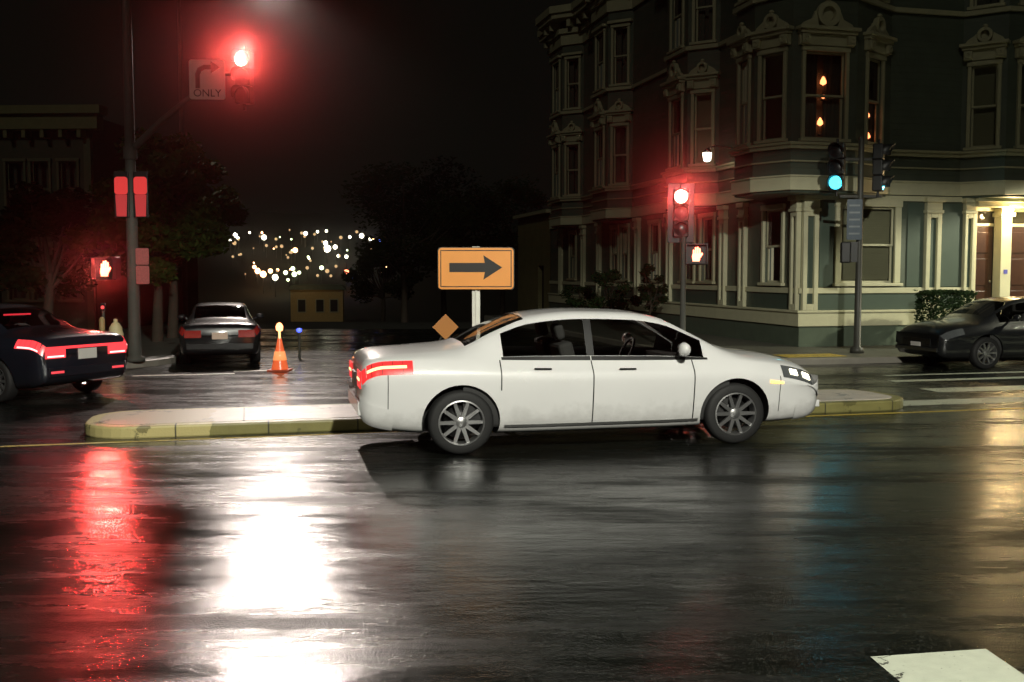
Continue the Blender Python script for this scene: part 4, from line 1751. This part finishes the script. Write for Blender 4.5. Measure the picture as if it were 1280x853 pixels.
def car_body_mesh(name, mats):
    S = _surf
    us = sorted(set([round(float(x), 3) for x in np.concatenate([
        [0, .02, .05, .1, .16, .22], np.linspace(.3, 4.7, 52), [4.75, 4.8, 4.85, 4.9, 4.93, 4.95],
        [*GL_SIDE_R, *GL_SIDE_F, *GL_REAR, *GL_FRONT]])]))
    # drop near duplicates
    keep = []
    must = set(round(x, 3) for x in (*GL_SIDE_R, *GL_SIDE_F, *GL_REAR, *GL_FRONT, 0, 4.95))
    for u in us:
        if keep and u - keep[-1] < 0.018:
            if u in must:
                if keep[-1] not in must:
                    keep[-1] = u
                else:
                    keep.append(u)
            continue
        keep.append(u)
    us = keep
    vs_ = [0, .5, 1, 1.33, 1.66, 2, 2.33, 2.66, 3, 3.33, 3.66, 4, 4.3, 4.6, 4.85, 5, GL_V[0], 5.35, 5.6, GL_V[1], 6, GL_TOPV[0], 6.5, 6.75, 7, 7.33, 7.66, 8]
    ring = [(v, 1) for v in vs_] + [(v, -1) for v in reversed(vs_[1:-1])]
    n = len(ring)
    V, Fc, mi = [], [], []
    for u in us:
        for v, s in ring:
            p = S.pt(u, v)
            V.append((p.x, s * p.y, p.z))
    for i in range(len(us) - 1):
        um = (us[i] + us[i + 1]) / 2
        for k in range(n):
            k2 = (k + 1) % n
            va, vb = ring[k][0], ring[k2][0]
            vm = (va + vb) / 2
            g = 0
            if GL_V[0] < vm < GL_V[1] and (GL_SIDE_R[0] < um < GL_SIDE_R[1] or GL_SIDE_F[0] < um < GL_SIDE_F[1]):
                g = 1
            if vm > GL_TOPV[0] and (GL_REAR[0] < um < GL_REAR[1] or GL_FRONT[0] < um < GL_FRONT[1]):
                g = 1
            Fc.append((i * n + k, (i + 1) * n + k, (i + 1) * n + k2, i * n + k2))
            mi.append(g)
    Fc.append(tuple(range(n)))
    mi.append(0)
    Fc.append(tuple(reversed(range((len(us) - 1) * n, len(us) * n))))
    mi.append(0)
    me = bpy.data.meshes.new(name)
    me.from_pydata(V, [], Fc)
    for m in mats:
        me.materials.append(m)
    me.polygons.foreach_set('material_index', mi)
    bm = bmesh.new()
    bm.from_mesh(me)
    bmesh.ops.recalc_face_normals(bm, faces=bm.faces)
    bm.to_mesh(me)
    bm.free()
    o = bpy.data.objects.new(name, me)
    COL.objects.link(o)
    c = MB()
    for wx in WHEELS:
        for s in (1, -1):
            c.tube([(wx, s * 0.58, WR), (wx, s * 1.15, WR)], 0.395, 36)
    cut = c.build('cutter', mats[0])
    cut.data.materials.clear()
    for m in mats:
        cut.data.materials.append(m)
    cut.data.polygons.foreach_set('material_index', [2] * len(cut.data.polygons))
    md = o.modifiers.new('b', 'BOOLEAN')
    md.operation = 'DIFFERENCE'
    md.solver = 'EXACT'
    md.object = cut
    dg = bpy.context.evaluated_depsgraph_get()
    dg.update()
    nm = bpy.data.meshes.new_from_object(o.evaluated_get(dg))
    o.modifiers.clear()
    o.data = nm
    bpy.data.objects.remove(cut)
    bm = bmesh.new()
    bm.from_mesh(nm)
    bmesh.ops.delete(bm, geom=[f for f in bm.faces if f.material_index == 1], context='FACES')
    bm.to_mesh(nm)
    bm.free()
    nm.shade_smooth()
    nm.set_sharp_from_angle(angle=R(32))
    return o


def seam(b, pts, w=0.006):
    b.tube(pts, w, 5, cap=False)


def make_car(label, loc, heading, paint, tail, head, bar=False, brake=None, amber=None, plate_mat=None, group=None, rim=None, tail_core=None):
    """sedan: origin at mid-length on the ground, +x is forward"""
    S = _surf
    root = empty('car', loc, heading)
    tag(root, label, 'car', group)
    body = car_body_mesh('body', [paint, M_CARGLASS, M_BLACK])
    body.parent = root
    off = Vector((-2.475, 0, 0))
    body.location = off

    def part(bb, name, m, parent=None, **kw):
        o = bb.build(name, m, parent or root, **kw)
        if parent is None:
            o.location = off
        return o

    for nm, (u0, u1, v0, v1, sides) in {
        'rear_window': (*GL_REAR, *GL_TOPV, (0,)), 'windscreen': (*GL_FRONT, *GL_TOPV, (0,))}.items():
        b = MB()
        vs = []
        nu, nv = 8, 8
        for i in range(nu + 1):
            u = u0 + (u1 - u0) * i / nu
            row = [S.pt(u, v0 + (v1 - v0) * j / nv) for j in range(nv + 1)]
            full = [(p.x, p.y, p.z - 0.006) for p in row] + [(p.x, -p.y, p.z - 0.006) for p in reversed(row[:-1])]
            vs += full
        m_ = 2 * nv + 1
        b.add(vs, [(i * m_ + j, i * m_ + j + 1, (i + 1) * m_ + j + 1, (i + 1) * m_ + j) for i in range(nu) for j in range(m_ - 1)], True)
        part(b, nm, M_CARGLASS)
    for (u0, u1) in (GL_SIDE_R, GL_SIDE_F):
        for s in (1, -1):
            b = MB()
            S.patch(b, u0, u1, GL_V[0], GL_V[1], 8, 4, -0.008, (s,))
            part(b, 'side_window', M_CARGLASS)
    # lining and seats seen through the glass
    b = MB()
    S.patch(b, 1.0, 3.85, 1.0, 4.95, 14, 8, -0.05)
    b.box(1.0, 3.9, -0.75, 0.75, 0.36, 0.40)
    b.box(0.98, 1.02, -0.7, 0.7, 0.4, 0.98)
    b.box(3.45, 3.80, -0.7, 0.7, 0.62, 0.93)
    part(b, 'interior_lining', M_LINING)
    for sy in (-0.36, 0.36):
        b = MB()
        Mx = Matrix.Translation((2.25, sy, 0.62)) @ Matrix.Rotation(R(-14), 4, 'Y')
        b.box(-0.08, 0.08, -0.23, 0.23, -0.1, 0.52, Mx)
        b.box(-0.05, 0.05, -0.13, 0.13, 0.55, 0.72, Mx)
        b.box(2.25, 2.78, sy - 0.24, sy + 0.24, 0.42, 0.58)
        part(b, 'front_seat', M_SEAT, bevel=0.04)
    b = MB()
    Mx = Matrix.Translation((1.36, 0, 0.62)) @ Matrix.Rotation(R(-20), 4, 'Y')
    b.box(-0.08, 0.08, -0.62, 0.62, -0.1, 0.48, Mx)
    b.box(1.36, 1.9, -0.62, 0.62, 0.42, 0.58)
    part(b, 'rear_seat', M_SEAT, bevel=0.04)
    b = MB()
    b.annulus(0, 0, 0.155, 0.18, -0.012, 0.012, 20, Matrix.Translation((3.1, 0.36, 0.95)) @ Matrix.Rotation(R(90), 4, 'Z') @ Matrix.Rotation(R(25), 4, 'X'))
    part(b, 'steering_wheel', M_BLACK)

    # wheels
    for wx in WHEELS:
        for s in (1, -1):
            b = MB()
            Mw = Matrix.Rotation(R(90) * -s, 4, 'X')
            b.lathe([(0.235, -0.10), (0.30, -0.105), (0.325, -0.085), (0.335, -0.05), (0.335, 0.05), (0.325, 0.085), (0.30, 0.105), (0.235, 0.10), (0.235, -0.10)], 36, Mw, cap=False)
            w = b.build('wheel', M_RUBBER, root, sharp=50)
            w.location = off + Vector((wx, s * 0.785, WR))
            b = MB()
            b.lathe([(0.236, -0.09), (0.242, 0.095), (0.22, 0.10), (0.215, 0.07), (0.21, -0.02)], 30, Mw, cap=False)
            for k in range(10):
                Ms = Mw @ Matrix.Rotation(R(36 * k), 4, 'Z')
                b.add([(0.03, -0.022, 0.075), (0.22, -0.016, 0.085), (0.22, 0.016, 0.085), (0.03, 0.022, 0.075),
                       (0.03, -0.022, 0.045), (0.22, -0.016, 0.055), (0.22, 0.016, 0.055), (0.03, 0.022, 0.045)],
                      [(0, 1, 2, 3), (7, 6, 5, 4), (0, 4, 5, 1), (1, 5, 6, 2), (2, 6, 7, 3), (3, 7, 4, 0)], False, Ms)
            b.lathe([(0.055, 0.03), (0.055, 0.085), (0.03, 0.095), (0.002, 0.097)], 14, Mw)
            b.build('rim', rim or M_RIM, w, sharp=40)
            b = MB()
            b.lathe([(0.17, -0.03), (0.17, 0.01), (0.01, 0.015)], 20, Mw)
            b.build('brake_disc', M_BLACK, w)

    # lamps that follow the body surface
    for s in (1, -1):
        b = MB()
        S.patch(b, 0.015, 0.50, 4.08, 4.90, 10, 4, 0.006, (s,))
        y0, y1 = (0.40, 0.755)
        b.box(-0.012, 0.004, s * y0, s * y1, 0.70, 0.875)
        tl = part(b, 'tail_light', tail)
        if tail_core:
            b = MB()
            S.patch(b, 0.06, 0.44, *((4.42, 4.58) if amber else (4.12, 4.26)), 8, 2, 0.010, (s,))
            b.box(-0.016, -0.0125, s * (y0 + 0.03), s * (y1 - 0.03), *((0.775, 0.80) if amber else (0.715, 0.74)))
            b.build('tail_bulb_strip', tail_core, tl)
        for k in range(4):
            b = MB()
            u_ = 0.10 + 0.10 * k
            S.patch(b, u_, u_ + 0.006, 4.10, 4.88, 1, 4, 0.0085, (s,))
            b.build('lens_rib', M_TAILRIB, tl)
        b = MB()
        S.patch(b, 4.46, 4.90, 4.15, 4.92, 8, 4, 0.006, (s,))
        hl = part(b, 'headlight', H_OFF)
        for u_ in (4.60, 4.76):
            b = MB()
            S.patch(b, u_ - 0.045, u_ + 0.045, 4.40, 4.72, 4, 3, 0.012, (s,))
            b.build('headlight_bulb', head, hl)
        b = MB()
        S.patch(b, 4.30, 4.46, 3.55, 3.75, 3, 2, 0.006, (s,))
        part(b, 'side_marker', amber or M_LENS_OFF)
        b = MB()
        S.patch(b, 2.62, 2.80, 4.32, 4.42, 3, 2, 0.02, (s,))
        S.patch(b, 1.72, 1.90, 4.32, 4.42, 3, 2, 0.02, (s,))
        part(b, 'door_handle', M_CHROME)
        # mirror
        b = MB()
        p = S.pt(3.32, 5.1)
        b.lathe([(0.02, -0.10), (0.075, -0.07), (0.09, 0.0), (0.075, 0.07), (0.02, 0.10)], 14,
                Matrix.Translation((p.x - 0.02, s * (p.y + 0.16), p.z + 0.10)) @ Matrix.Rotation(R(90), 4, 'X') @ Matrix.Diagonal((0.65, 0.85, 1.0, 1)))
        b.tube([(p.x, s * (p.y - 0.02), p.z + 0.03), (p.x - 0.01, s * (p.y + 0.12), p.z + 0.07)], 0.02, 8)
        part(b, 'wing_mirror', paint)
        # shut lines, sill strip
        for nm, u0, u1, va, vb in (('door_seam', 1.374, 1.386, 3.4, 4.97), ('door_seam', 2.334, 2.346, 1.9, 4.97), ('door_seam', 3.434, 3.446, 1.9, 4.97),
                                   ('sill_seam', 1.5, 3.43, 1.86, 1.90), ('bumper_seam', 0.25, 0.258, 2.2, 4.05), ('bumper_seam', 4.42, 4.428, 2.2, 4.2),
                                   ('window_moulding', 1.40, 2.335, 4.98, 5.13), ('window_moulding', 2.345, 3.62, 4.98, 5.13), ('door_pillar', 2.30, 2.38, 5.14, 5.88)):
            b = MB()
            S.patch(b, u0, u1, va, vb, max(1, int((u1 - u0) * 6)), max(1, int((vb - va) * 8)), 0.002, (s,))
            part(b, nm, M_BLACK)
        b = MB()
        S.patch(b, 1.42, 3.50, 1.90, 2.10, 12, 2, 0.010, (s,))
        part(b, 'sill_strip', M_RIM if amber else M_BLACK)
    # bumpers, plate, grille
    b = MB()
    S.patch(b, 0.0, 0.30, 1.4, 2.55, 8, 5, 0.018)
    b.box(-0.03, 0.03, -0.72, 0.72, 0.42, 0.56)
    part(b, 'rear_bumper', paint, bevel=0.008)
    b = MB()
    b.box(-0.022, -0.001, -0.17, 0.17, 0.66, 0.82)
    part(b, 'licence_plate', plate_mat or M_PLATE, bevel=0.004)
    b = MB()
    b.box(4.94, 4.965, -0.46, 0.46, 0.46, 0.62)
    for k in range(4):
        b.box(4.966, 4.972, -0.44, 0.44, 0.475 + k * 0.036, 0.487 + k * 0.036)
    part(b, 'grille', M_BLACK, bevel=0.004)
    b = MB()
    S.patch(b, 4.62, 4.95, 1.3, 2.4, 8, 5, 0.014)
    b.box(4.93, 4.99, -0.70, 0.70, 0.36, 0.44)
    part(b, 'front_bumper', paint, bevel=0.01)
    b = MB()
    b.box(4.973, 4.985, -0.16, 0.16, 0.455, 0.54)
    part(b, 'licence_plate', plate_mat or M_PLATE)
    if bar:
        b = MB()
        b.box(-0.016, 0.004, -0.395, 0.395, 0.835, 0.875)
        part(b, 'light_bar', tail)
    if brake:
        b = MB()
        b.box(1.60, 1.63, -0.24, 0.24, 1.30, 1.325)
        part(b, 'brake_light', brake)
        for s in (1, -1):
            b = MB()
            b.box(-0.034, -0.031, s * 0.45, s * 0.68, 0.47, 0.505)
            part(b, 'bumper_reflector', brake)
    return root


def paint(name, c, metal=0.0, rough=0.28, grime=0.28):
    """rain-wet paint: beads of water in the clear coat, road film low on the body with ragged edges"""
    m = mat(name, c, rough, metal=metal, var=0.05, scale=3, coat=1.0)
    n, l = m.node_tree.nodes, m.node_tree.links
    pb_ = n['Principled BSDF']
    tc = n.new('ShaderNodeTexCoord')
    vo = n.new('ShaderNodeTexVoronoi')
    vo.inputs['Scale'].default_value = 70
    l.new(tc.outputs['Object'], vo.inputs['Vector'])
    mr = n.new('ShaderNodeMapRange')
    mr.inputs['From Min'].default_value = 0.30
    mr.inputs['From Max'].default_value = 0.0
    l.new(vo.outputs['Distance'], mr.inputs['Value'])
    bp = n.new('ShaderNodeBump')
    bp.inputs['Strength'].default_value = 0.35
    bp.inputs['Distance'].default_value = 0.004
    l.new(mr.outputs[0], bp.inputs['Height'])
    l.new(bp.outputs['Normal'], pb_.inputs['Coat Normal'])
    src = pb_.inputs['Base Color'].links[0].from_socket
    nz = n.new('ShaderNodeTexNoise')
    nz.inputs['Scale'].default_value = 5
    nz.inputs['Detail'].default_value = 8
    nz.inputs['Roughness'].default_value = 0.7
    l.new(tc.outputs['Object'], nz.inputs['Vector'])
    sp = n.new('ShaderNodeSeparateXYZ')
    l.new(tc.outputs['Object'], sp.inputs[0])
    ad = n.new('ShaderNodeMath')
    ad.operation = 'MULTIPLY_ADD'
    ad.inputs[1].default_value = -0.55
    l.new(nz.outputs['Fac'], ad.inputs[0])
    l.new(sp.outputs['Z'], ad.inputs[2])
    g = n.new('ShaderNodeMapRange')
    g.inputs['From Min'].default_value = 0.22
    g.inputs['From Max'].default_value = 0.02
    g.inputs['To Max'].default_value = grime
    l.new(ad.outputs[0], g.inputs['Value'])
    mx = n.new('ShaderNodeMix')
    mx.data_type = 'RGBA'
    l.new(g.outputs[0], mx.inputs[0])
    l.new(src, mx.inputs[6])
    mx.inputs[7].default_value = (0.16, 0.15, 0.13, 1) if c[0] > 0.3 else (0.03, 0.03, 0.027, 1)
    l.new(mx.outputs[2], pb_.inputs['Base Color'])
    return m


P_WHITE = paint('white_car_paint', (0.80, 0.80, 0.79), 0.0, 0.35)
P_BLACK = paint('black_car_paint', (0.010, 0.011, 0.013), 0.0, 0.3)
P_NAVY = paint('dark_blue_car_paint', (0.012, 0.015, 0.024), 0.1, 0.3)
P_GREY = paint('dark_grey_car_paint', (0.028, 0.030, 0.030), 0.3, 0.3)
M_TAILRIB = mat('lens_rib', (0.10, 0.004, 0.004), 0.3, var=0)
CORE_Y = emit('tail_core_yellow', (1.0, 0.70, 0.30), 2.2)
CORE_P = emit('tail_core_pink', (1.0, 0.42, 0.40), 3.0)
T_LIT = emit('tail_lit', (1.0, 0.05, 0.05), 0.85, (0.4, 0.01, 0.01))
T_BRIGHT = emit('tail_braking', (1.0, 0.06, 0.07), 1.3, (0.4, 0.01, 0.01))
T_OFF = mat('tail_unlit', (0.42, 0.03, 0.025), 0.15, var=0.1, coat=1.0)
H_ON = emit('headlight_on', (1.0, 0.90, 0.62), 7.0, (0.6, 0.6, 0.6))
H_OFF = mat('headlight_off', (0.25, 0.27, 0.28), 0.08, metal=0.6, var=0.1, coat=1.0)
AMB_ON = emit('amber_on', (1.0, 0.55, 0.12), 3.0)
BR_ON = emit('brake_on', (1.0, 0.04, 0.06), 1.1)

# white car passing in front of the island
rear = Vector(gpix(560, 567)[:])
pc = Vector((0.85, 12.52))
white_car = make_car('white saloon car driving to the right in front of the traffic island',
         (pc.x, pc.y, 0), YAW - R(1), P_WHITE, T_LIT, H_ON, amber=AMB_ON, tail_core=CORE_Y)
white_car.scale = (1.10, 1.02, 1.06)
# dark car with red lights at the left edge
tc_ = Vector((-7.6, 16.3))
make_car('dark car with bright red tail lights at the left edge of the road',
         (tc_.x - 1.2, tc_.y + 1.0, 0), R(152), P_NAVY, T_BRIGHT, H_OFF, bar=True, brake=BR_ON, tail_core=CORE_P)
# parked car, seen from behind
pk = at(277, 455, 24.2)
side_car = make_car('dark car parked facing away beside the left kerb of the side street',
         (pk.x, pk.y, 0), YAW + R(90) + R(1), P_BLACK, T_OFF, H_OFF, plate_mat=mat('pink_plate', (0.80, 0.62, 0.50), 0.4, var=0.05))
side_car.scale = (0.95, 0.95, 0.88)
# parked car at the right
wl = loc2w(2.75, -4.35)
make_car('black car parked at the kerb facing left before the lit doors',
         (wl.x, wl.y, 0), YAW + R(180), P_BLACK, T_OFF, H_OFF)

# ------------------------------------------------------------------ assumed and added street lamps, heads outside the frame, lighting road and house


def added_street_lamp(head, foot, label):
    nl = empty('added_street_lamp', foot)
    tag(nl, label, 'street lamp')
    d = head - Vector(foot)
    b = MB()
    b.lathe([(0.18, 0), (0.18, 0.1), (0.10, 0.15), (0.06, d.z + 0.2), (0.01, d.z + 0.25)], 12)
    b.build('pole', M_POLE, nl)
    b = MB()
    b.tube([(0, 0, d.z + 0.1), (d.x * .5, d.y * .5, d.z + 0.4), (d.x, d.y, d.z + 0.3)], 0.04, 8)
    b.build('lamp_arm', M_POLE, nl)
    b = MB()
    b.lathe([(0.05, 0.32), (0.22, 0.26), (0.27, 0.10), (0.27, 0.06)], 14, Matrix.Translation(d))
    b.build('lamp_head', M_STEEL, nl)


added_street_lamp(LAMP_A, tuple(loc2w(-15.7, 17.0, 0.13)), 'tall street lamp assumed from the road glare, behind the green tree on the left side street pavement')
added_street_lamp(LAMP_B, (LAMP_B.x + 1.8, LAMP_B.y - 0.4, 0.0), 'unseen grey street lamp added to light the crossing, on the near pavement beside the photographer')  # unseen lamp, added for the light on car, sign and road
fc = loc2w(11.0, -2.6, 0.13)
added_street_lamp(LAMP_C, tuple(fc), 'unseen street lamp added right of the parked black car to light the house front')

# ------------------------------------------------------------------ damp night air
HAZE = 0.00034
b = MB()
b.box(-340, 340, -45, 350, -5, 45)
hm = bpy.data.materials.new('haze')
n, l = nodes_of(hm)
n.remove(n['Principled BSDF'])
pv = n.new('ShaderNodeVolumePrincipled')
pv.inputs['Color'].default_value = (0.95, 0.95, 0.93, 1)
pv.inputs['Density'].default_value = HAZE
pv.inputs['Anisotropy'].default_value = 0.98
l.new(pv.outputs[0], n['Material Output'].inputs['Volume'])
hzo = b.build('haze', hm)
tag(hzo, kind='stuff')
